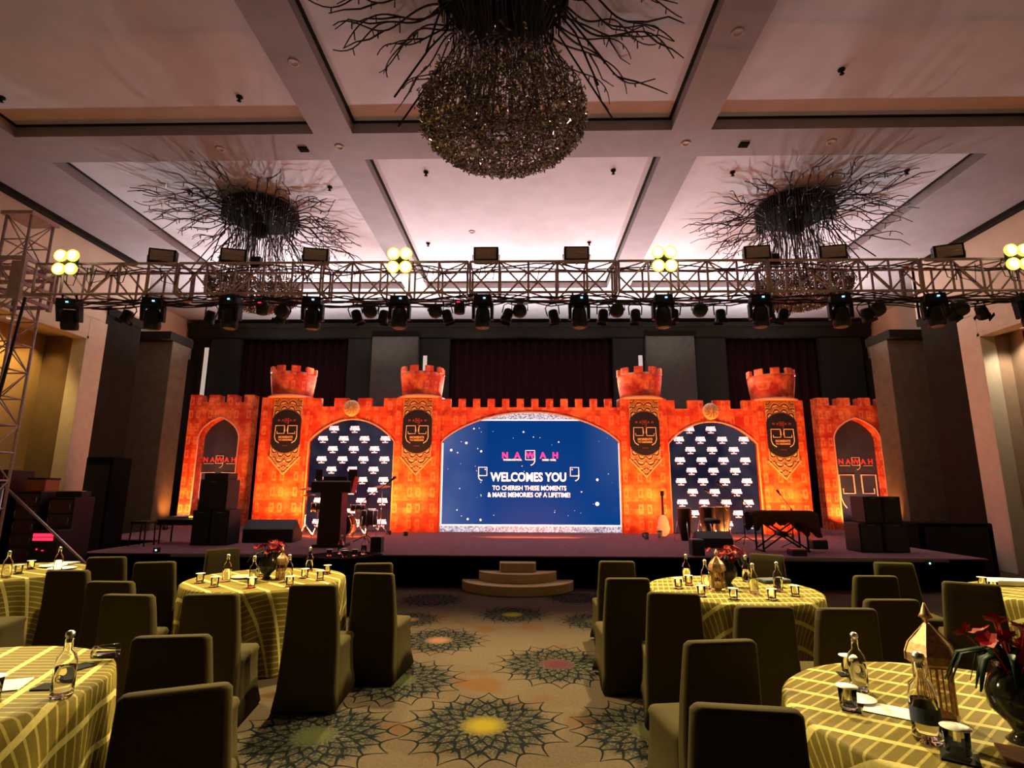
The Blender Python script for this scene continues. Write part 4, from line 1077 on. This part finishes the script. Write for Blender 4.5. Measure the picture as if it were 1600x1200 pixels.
def make_chair():
    t = thing('banquet_chair', 'x', 'chair')
    b = MB().loft([rrect(-.25, .25, -.135, -.01, .0, arch=.035), rrect(-.235, .235, -.10, .02, .15), rrect(-.222, .222, -.075, .03, .45), rrect(-.212, .212, -.075, .02, .62),
                   rrect(-.198, .198, -.095, -.01, .84), rrect(-.194, .194, -.10, -.025, .915), rrect(-.18, .18, -.095, -.035, .932)])
    obj('backrest', b, 'chair', t)
    s = MB().loft([rrect(-.245, .245, .0, .50, .0, .025, arch=.16), rrect(-.226, .226, .01, .468, .14, .03, arch=.06), rrect(-.218, .218, .01, .45, .30, .035), rrect(-.216, .216, .01, .445, .41, .04), rrect(-.222, .222, .01, .455, .435, .04),
                   rrect(-.215, .215, .015, .445, .462, .05), rrect(-.15, .15, .06, .39, .475, .06)])
    obj('seat', s, 'chair', t)
    s = MB()
    for x in (-.19, .19):
        for y in (.05, .43): s.tube([(x, y, .03), (x, y, .40)], .012, 6)
    return t
K = Kind(make_chair())
D = math.radians
CH = [(-1.37, 2.32, 24, 'closest chair on the left, cut by the bottom edge'), (-1.86, 3.08, 9, 'second nearest chair on the left beside the bottle table'),
 (-2.87, 4.17, -3, 'left of a pair on the left'), (-2.30, 4.22, 8, 'seat lit, before the left flower table'),
 (-1.70, 4.64, 2, 'front chair on the left aisle'), (-1.38, 5.28, -6, 'left aisle chair right behind the front aisle chair'),
 (-1.58, 5.95, 10, 'farthest left aisle chair beside the flower table'), (-3.88, 5.92, 16, 'lone chair before the dark stage'),
 (-3.42, 4.72, -1, 'in the middle of the left cluster'), (-4.68, 6.3, 12, 'farthest chair by the far left table'),
 (-4.27, 5.30, 2, 'dark chair right in front of the far left table'), (-3.80, 7.08, 225, 'chair on the stage side of the left flower table'),
 (-4.95, 5.05, 14, 'chair at the left edge with only its lit seat showing'),
 (.90, 5.10, 2, 'second right aisle chair, behind the front one'), (1.13, 4.42, -8, 'front right aisle chair standing tall by the carpet'), (1.00, 6.25, 0, 'farthest right aisle chair toward the stage'),
 (1.60, 3.96, 1, 'chair seen from behind in front of the lantern table'), (1.00, 3.10, 9, 'second nearest on the right, by the near table'), (.80, 2.22, -7, 'closest chair on the right, cut by the bottom edge'),
 (2.12, 3.92, 1, 'chair behind the near right table, left of two'), (2.62, 4.24, 2, 'chair behind the near right table, right of two'), (3.20, 5.35, 0, 'chair at the right side of the lantern table'),
 (3.98, 6.18, 172, 'chair with lit seat left of the far right table'), (3.80, 4.98, -30, 'chair in front of the far right table'), (2.90, 6.90, 146, 'chair on the stage side of the lantern table')]
for x, y, a, nm in CH: K.put((x, y, 0), D(a), 'olive brown covered banquet chair, '+nm, 'covered banquet chairs')

# ------------------------------------------------------------------ tables
def cloth_mesh(R, H, seed, folds=19):
    rr = random.Random(seed); n = 152; m = MB(); rings = []; uv = []
    ph = rr.uniform(0, 6); am = [rr.uniform(.5, 1.3) for _ in range(folds+1)]
    for r in (.05, .3, .55, R-.04, R-.012, R+.004):
        z = H if r < R-.03 else H-(.002 if r < R else .014)
        rings.append([(r*math.cos(2*PI*k/n), r*math.sin(2*PI*k/n), z) for k in range(n)]); uv += [(r*math.cos(2*PI*k/n), r*math.sin(2*PI*k/n)) for k in range(n)]
    for j in range(1, 13):
        u = j/12; L = []
        for k in range(n):
            a = 2*PI*k/n; f = a*folds/(2*PI); A = am[int(f) % folds]
            r = R+.005+.022*u**.5+(.026*A*u**.8)*math.sin(a*folds+ph)+.015*u*math.sin(a*7+ph*2)
            L.append((r*math.cos(a), r*math.sin(a), H-.014-(H-.022)*u)); uv.append(((R+H*u)*math.cos(a), (R+H*u)*math.sin(a)))
        rings.append(L)
    V = [p for L in rings for p in L]
    F = [(i*n+k, i*n+(k+1) % n, (i+1)*n+(k+1) % n, (i+1)*n+k) for i in range(len(rings)-1) for k in range(n)]+[tuple(range(n))]
    F = [tuple(reversed(f)) for f in F[:-1]]+[F[-1]]
    m.add(V, F, True); m.uv = uv; return m
TB = [(1.98, 2.57, 'near right corner with the tall lantern'), (-2.89, 2.70, 'near left corner with the single bottle'), (-2.75, 6.03, 'left of the aisle with red flowers'), (2.03, 5.67, 'right of the aisle with brass lantern and bottles'), (-5.95, 6.35, 'far left edge near the equipment racks'), (5.13, 5.50, 'far right edge'), (-2.62, 8.15, 'dim, behind the left flower table near the stage')]
for i, (x, y, nm) in enumerate(TB):
    R_ = .80 if i < 6 else .45
    t = thing('banquet_table', 'round banquet table under the gold cloth, '+nm, 'table', (x, y, 0), 0, 'round banquet tables')
    obj('tabletop', MB().lathe([(R_-.015, .715), (R_-.01, .72), (R_-.01, .738), (R_-.015, .742)], 48), 'wood', t)
    for k in range(4): obj('leg', MB().tube([(.45*R_*math.cos(PI/4+k*PI/2), .45*R_*math.sin(PI/4+k*PI/2), .715), (.6*R_*math.cos(PI/4+k*PI/2), .6*R_*math.sin(PI/4+k*PI/2), 0)], .016, 6), 'black', t)
    o = obj('tablecloth', cloth_mesh(R_, .75, i), 'cloth' if i < 6 else 'matte'); o.location = (x, y, 0); o.rotation_euler = (0, 0, (.35, -.3, .2, 1.0, .5, .1, 0)[i])
    tag(o, ('gold patterned tablecloth, ' if i < 6 else 'black cloth, ')+nm, 'tablecloth', 'draped tablecloths')
ZT = .751
def glass_tumbler():
    t = thing('tumbler', 'x', 'glass')
    obj('glass', MB().lathe([(.001, 0), (.030, 0), (.034, .004), (.037, .088), (.0345, .088), (.031, .012), (.001, .010)], 20, cap=False), 'thin', t)
    obj('paper_lid', MB().lathe([(.001, .0885), (.044, .0885), (.0445, .0905), (.001, .0915)], 20, cap=False), 'lid', t)
    return t
KG = Kind(glass_tumbler())
KC = Kind(tag(obj('coaster', MB().lathe([(.001, 0), (.052, 0), (.052, .004), (.001, .004)], 4, cap=False), 'coaster'), 'x', 'coaster'))
KC.root.data.polygons.foreach_set('use_smooth', [False]*len(KC.root.data.polygons))
def bottle():
    t = thing('water_bottle', 'x', 'bottle')
    obj('glass', MB().lathe([(.001, 0), (.036, 0), (.040, .008), (.040, .135), (.034, .160), (.018, .178), (.0145, .215), (.016, .218), (.016, .225), (.012, .225), (.012, .18), (.030, .155), (.0365, .13), (.0365, .014), (.001, .012)], 24, cap=False), 'thin', t)
    obj('water', MB().lathe([(.001, .0125), (.036, .0145), (.036, .118), (.001, .118)], 20, cap=False), mat('water', (1, 1, 1), .0, trans=1.0, ior=1.16, var=0), t)
    obj('stopper', MB().lathe([(.011, .21), (.0115, .228), (.017, .234), (.017, .248), (.008, .256)], 14), 'steel', t)
    obj('emblem', MB().tube([(.013*math.sin(2*PI*k/16), -.0408, .08+.014*math.cos(2*PI*k/16)) for k in range(17)], .0014, 4).box((0, -.0405, .08), (.012, .002, .003)), 'label', t)
    return t
KB = Kind(bottle())
def lantern():
    t = thing('brass_lantern', 'x', 'lantern', group='pierced brass lanterns')
    n = 6; rot = Matrix.Rotation(PI/6, 3, 'Z')
    b = MB().lathe([(.075, 0), (.078, .012), (.07, .02)], n, rot=rot); b.smooth = [False]*len(b.f); obj('base', b, 'brass', t)
    f = MB()
    for k in range(n):
        a = 2*PI*k/n+PI/6; p = (.068*math.cos(a), .068*math.sin(a)); f.tube([(p[0], p[1], .018), (p[0], p[1], .205)], .005, 4)
        a2 = a+2*PI/n; p2 = (.068*math.cos(a2), .068*math.sin(a2)); f.tube([(*p, .2), (*p2, .2)], .005, 4)
        for u in (.33, .66): f.tube([(p[0]+(p2[0]-p[0])*u, p[1]+(p2[1]-p[1])*u, .02), (p[0]+(p2[0]-p[0])*u, p[1]+(p2[1]-p[1])*u, .2)], .0018, 3)
    obj('cage', f, 'brass', t)
    g = MB().lathe([(.062, .02), (.062, .2)], n, rot=rot, cap=False); g.smooth = [False]*len(g.f); obj('glass_panes', g, mat('smoked_pane', (.35, .27, .2), .05, trans=1, ior=1.05, var=0), t)
    d = MB().lathe([(.080, .205), (.092, .215), (.092, .245), (.076, .285), (.040, .325), (.012, .36)], n, rot=rot); d.smooth = [False]*len(d.f); dm = obj('dome', d, 'brass', t)
    e = MB()
    for k in range(n):
        a = 2*PI*k/n+PI/6
        e.tube([(.093*math.cos(a), .093*math.sin(a), .215), (.093*math.cos(a), .093*math.sin(a), .245), (.077*math.cos(a), .077*math.sin(a), .285), (.041*math.cos(a), .041*math.sin(a), .325), (.013*math.cos(a), .013*math.sin(a), .355)], .003, 4)
    obj('dome_ribs', e, 'brass', dm)
    obj('finial', MB().lathe([(.006, .355), (.008, .375), (.026, .385), (.018, .40), (.003, .44)], 10), 'brass', t)
    return t
KL = Kind(lantern())
def flower_vase(seed=2, n=26):
    R = random.Random(seed)
    t = thing('flower_vase', 'x', 'flower vase')
    obj('vase', MB().lathe([(.055, 0), (.045, .012), (.03, .03), (.045, .055), (.088, .10), (.095, .15), (.078, .20), (.055, .225), (.062, .24), (.05, .235)], 24), 'vase', t)
    l = MB()
    for k in range(22):
        a = R.uniform(0, 2*PI); L = R.uniform(.10, .18); w = R.uniform(.01, .018); z = .22; d = Vector((math.cos(a), math.sin(a), 0)); s_ = Vector((-math.sin(a), math.cos(a), 0))
        P = [Vector((0, 0, z)), Vector((0, 0, z+.07))+d*L*.5, Vector((0, 0, z+.05))+d*L*.9, Vector((0, 0, z-.05))+d*L*1.15]
        V = []
        for i, p in enumerate(P): ww = w*(1, 1.2, .8, .1)[i]; V += [p-s_*ww, p+s_*ww]
        l.add(V, [(0, 1, 3, 2), (2, 3, 5, 4), (4, 5, 7, 6)], True)
    o = obj('leaves', l, 'leaf', t); mo = o.modifiers.new('s', 'SOLIDIFY'); mo.thickness = .002
    for k in range(n):
        a = R.uniform(0, 2*PI); r = .17*math.sqrt(R.random()); h = .28+R.uniform(0, .14)*(1-r*3)
        f = MB(); c = Vector((r*math.cos(a), r*math.sin(a), h)); ax = (c-Vector((0, 0, .18))).normalized(); u = ax.orthogonal().normalized(); v = ax.cross(u)
        f.tube([(r*.2*math.cos(a), r*.2*math.sin(a), .2), c], .003, 4)
        for q_ in range(7):
            b_ = 2*PI*q_/7; dd = u*math.cos(b_)+v*math.sin(b_); ss = ax.cross(dd); L = R.uniform(.028, .042)
            f.add([c, c+dd*L*.5+ss*L*.45+ax*L*.3, c+dd*L+ax*L*.45, c+dd*L*.5-ss*L*.45+ax*L*.3], [(0, 1, 2, 3)], True)
        obj('flower', f, 'red', t)
    return t
KF = Kind(flower_vase())
def put_glasses(pts, where, cc=True):
    for i, (x, y, nm) in enumerate(pts):
        z = ZT+(.004 if cc else 0)
        KG.put((x, y, z), 0, 'clear tumbler with white paper lid, %s on the %s' % (nm, where), 'lidded tumblers')
        if cc: KC.put((x, y, ZT), .2+i*.3, 'black square coaster under the tumbler, %s on the %s' % (nm, where), 'black coasters')
W3 = 'right aisle table'; W2 = 'left aisle table'
put_glasses([(1.50, 5.62, 'leftmost one'), (1.66, 5.82, 'second from left, back'), (1.60, 5.23, 'left front'), (1.84, 5.10, 'middle front'), (2.17, 5.09, 'right of the middle, front'), (2.52, 5.72, 'right back'), (2.46, 5.27, 'rightmost front'), (2.05, 6.15, 'behind the flowers')], W3)
put_glasses([(-3.28, 5.70, 'leftmost one'), (-3.01, 5.49, 'second from left, front'), (-2.64, 5.47, 'middle front'), (-2.30, 5.55, 'right front'), (-2.14, 5.93, 'right edge'), (-2.36, 6.07, 'right inner'), (-2.22, 6.36, 'right back'), (-2.86, 6.14, 'behind the bottles')], W2)
for x, y, nm in ((1.78, 5.66, 'left of the brass lantern on the right aisle table'), (1.72, 6.10, 'back left of the right aisle table'), (2.14, 5.40, 'middle front of the right aisle table'), (2.42, 5.52, 'right side of the right aisle table'), (2.33, 6.05, 'back right of the right aisle table'),
                 (-3.07, 5.81, 'left of the left aisle table'), (-2.74, 5.70, 'middle of the left aisle table'), (-2.44, 5.84, 'right of the flowers on the left aisle table'), (-2.50, 6.55, 'back of the left aisle table')):
    KB.put((x, y, ZT), 0, 'clear water bottle with steel stopper, '+nm, 'water bottles', scale=1.05)
KB.put((-2.13, 2.68, ZT), .3, 'clear water bottle with round mark on the near left table', 'water bottles', scale=1.12)
KB.put((1.62, 2.90, ZT), 0, 'clear water bottle at the back of the near right table', 'water bottles', scale=1.02)
o = KB.put((1.56, 2.36, ZT), -.4, 'large clear water bottle with navy label before the tall lantern', 'water bottles', scale=1.25)
obj('navy_label', MB().lathe([(.0412, .055), (.0412, .100)], 24, cap=False), 'label', o)
KB.put((-5.55, 5.98, ZT), 0, 'water bottle on the far left table front', 'water bottles'); KB.put((-5.35, 6.4, ZT), 0, 'water bottle on the far left table back', 'water bottles')
KL.put((1.86, 5.55, ZT), .2, 'yellow lit brass lantern on the right aisle table', scale=.86)
KL.put((1.76, 2.58, ZT), .3, 'tall pierced copper lantern on the near right table', scale=1.05)
KL.put((-2.58, 5.98, ZT), .1, 'small brass lantern beside the flowers on the left aisle table', scale=.75)
KF.put((2.04, 5.78, ZT), 0, 'dark vase of red flowers on the right aisle table', 'red flower vases')
KF.put((-2.72, 5.96, ZT), 1.2, 'dark vase of red flowers on the left aisle table', 'red flower vases')
KF.put((1.93, 2.36, ZT), .5, 'large dark vase with leaves and red flowers on the near right table', 'red flower vases', scale=1.12)
# near right table
KG.put((1.43, 2.66, ZT+.004), 0, 'open tumbler at the left of the near right table', 'lidded tumblers'); KC.put((1.44, 2.66, ZT), .3, 'black coaster under the left tumbler, near right table', 'black coasters')
KG.put((1.70, 3.12, ZT+.004), 0, 'tumbler with tilted white lid at the back of the near right table', 'lidded tumblers'); KC.put((1.68, 3.12, ZT), .6, 'black coaster at the back edge, near right table', 'black coasters')
KG.put((1.57, 2.22, ZT+.004), 0, 'nearest lidded tumbler beside the navy label bottle', 'lidded tumblers', scale=1.1); KC.put((1.57, 2.22, ZT), .2, 'nearest black coaster, under the lidded tumbler', 'black coasters', scale=1.5)
o = tag(obj('paper_card', MB().box((0, 0, .002), (.20, .14, .003), Matrix.Rotation(.0, 3, 'X')), 'paper'), 'white folded card lying on the near right table', 'card'); o.location = (1.60, 2.64, ZT); o.rotation_euler = (0, 0, -.6)
o = tag(obj('saucer', MB().lathe([(.03, 0), (.05, .004), (.075, .012), (.072, .014), (.04, .008)], 24), 'lid'), 'white saucer behind the left tumbler on the near right table', 'saucer'); o.location = (1.53, 2.76, ZT)
t = thing('glass_bowl', 'glass bowl with blue lid at the right edge of the near right table', 'bowl', (2.28, 2.86, ZT)); obj('bowl', MB().lathe([(.001, 0), (.05, 0), (.075, .05), (.072, .05), (.046, .008), (.001, .006)], 20, cap=False), 'glass', t); obj('lid', MB().lathe([(.001, .055), (.08, .052), (.08, .058), (.001, .066)], 20, cap=False), mat('slate_blue', (.12, .13, .22), .5), t)
o = tag(obj('menu_folder', MB().box((0, 0, .006), (.28, .18, .01)), 'cover'), 'brown folder lying at the front of the near right table', 'folder'); o.location = (1.86, 2.18, ZT); o.rotation_euler = (0, 0, -.5)
# near left table
t = thing('tilted_glass', 'clear glass lying on its side behind the bottle, near left table', 'glass', (-2.40, 3.20, ZT+.045), 0); t.rotation_euler = (0, PI/2, .3)
obj('glass', MB().lathe([(.001, 0), (.034, 0), (.042, .12), (.039, .12), (.031, .01), (.001, .008)], 20, cap=False), 'glass', t)
KC.put((-2.38, 3.10, ZT), .4, 'black coaster by the lying glass, near left table', 'black coasters', scale=1.4)
KC.put((-2.30, 2.80, ZT), .9, 'black coaster left of the bottle, near left table', 'black coasters', scale=1.3)
KG.put((-2.44, 2.66, ZT), 0, 'tumbler cut by the left frame edge, near left table', 'lidded tumblers')
o = tag(obj('paper_napkin', MB().box((0, 0, .003), (.18, .18, .005)), 'paper'), 'white napkin at the left edge of the near left table', 'napkin'); o.location = (-2.52, 2.80, ZT); o.rotation_euler = (0, 0, .4)
o = tag(obj('menu_plate', MB().lathe([(.04, 0), (.09, .006), (.13, .014), (.128, .017), (.08, .010)], 28), mat('peach_plate', (.75, .42, .25), .5)), 'peach coloured plate behind the bottles on the left aisle table', 'plate'); o.location = (-3.02, 6.05, ZT)
# far left table bits
for x, y, nm in ((-5.42, 6.55, 'right'), (-5.70, 6.75, 'left')):
    o = tag(obj('plate', MB().lathe([(.05, 0), (.10, .006), (.14, .016), (.137, .018), (.09, .010)], 28), 'lid'), 'cream plate on the far left table, %s one' % nm, 'plate'); o.location = (x, y, ZT)
o = tag(obj('folded_paper', MB().box((0, 0, .01), (.25, .18, .02)), 'paper'), 'stack of white papers at the back of the far left table', 'papers'); o.location = (-5.75, 6.98, ZT)
put_glasses([(-5.62, 6.20, 'front one'), (-5.80, 6.55, 'back one')], 'far left table'); 
# far right table bits
put_glasses([(4.50, 5.60, 'front left'), (4.60, 5.85, 'back left'), (4.95, 5.30, 'front right')], 'far right table')
o = tag(obj('paper_roll', MB().box((0, 0, .03), (.55, .20, .06)), 'paper', bevel=.02), 'pale folded papers lying across the far right table', 'papers'); o.location = (5.05, 5.95, ZT); o.rotation_euler = (0, 0, -.2)
t = thing('gift_box', 'dark box under the papers on the far right table', 'box', (5.2, 5.55, ZT)); obj('body', MB().box((0, 0, .05), (.3, .22, .10)), 'case', t, bevel=.006)
# small service table
ZV = ZT
for x, y, nm in ((-2.78, 8.0, 'left'), (-2.60, 8.1, 'middle'), (-2.42, 8.02, 'right'), (-2.52, 7.88, 'front')):
    KG.put((x, y, ZV), 0, 'tumbler on the dim small table near the stage, '+nm, 'lidded tumblers')
for x, y, nm in ((-2.70, 8.25, 'left'), (-2.35, 8.22, 'right')): KB.put((x, y, ZV), 0, 'water bottle on the dim small table near the stage, %s of two' % nm, 'water bottles')
o = tag(obj('blue_napkin', MB().box((0, 0, .02), (.30, .16, .04)), mat('slate_fabric', (.08, .085, .11), .9), bevel=.015), 'dark blue folded cloth at the right edge of the right aisle table', 'napkin'); o.location = (2.60, 6.02, ZT); o.rotation_euler = (0, 0, .2)
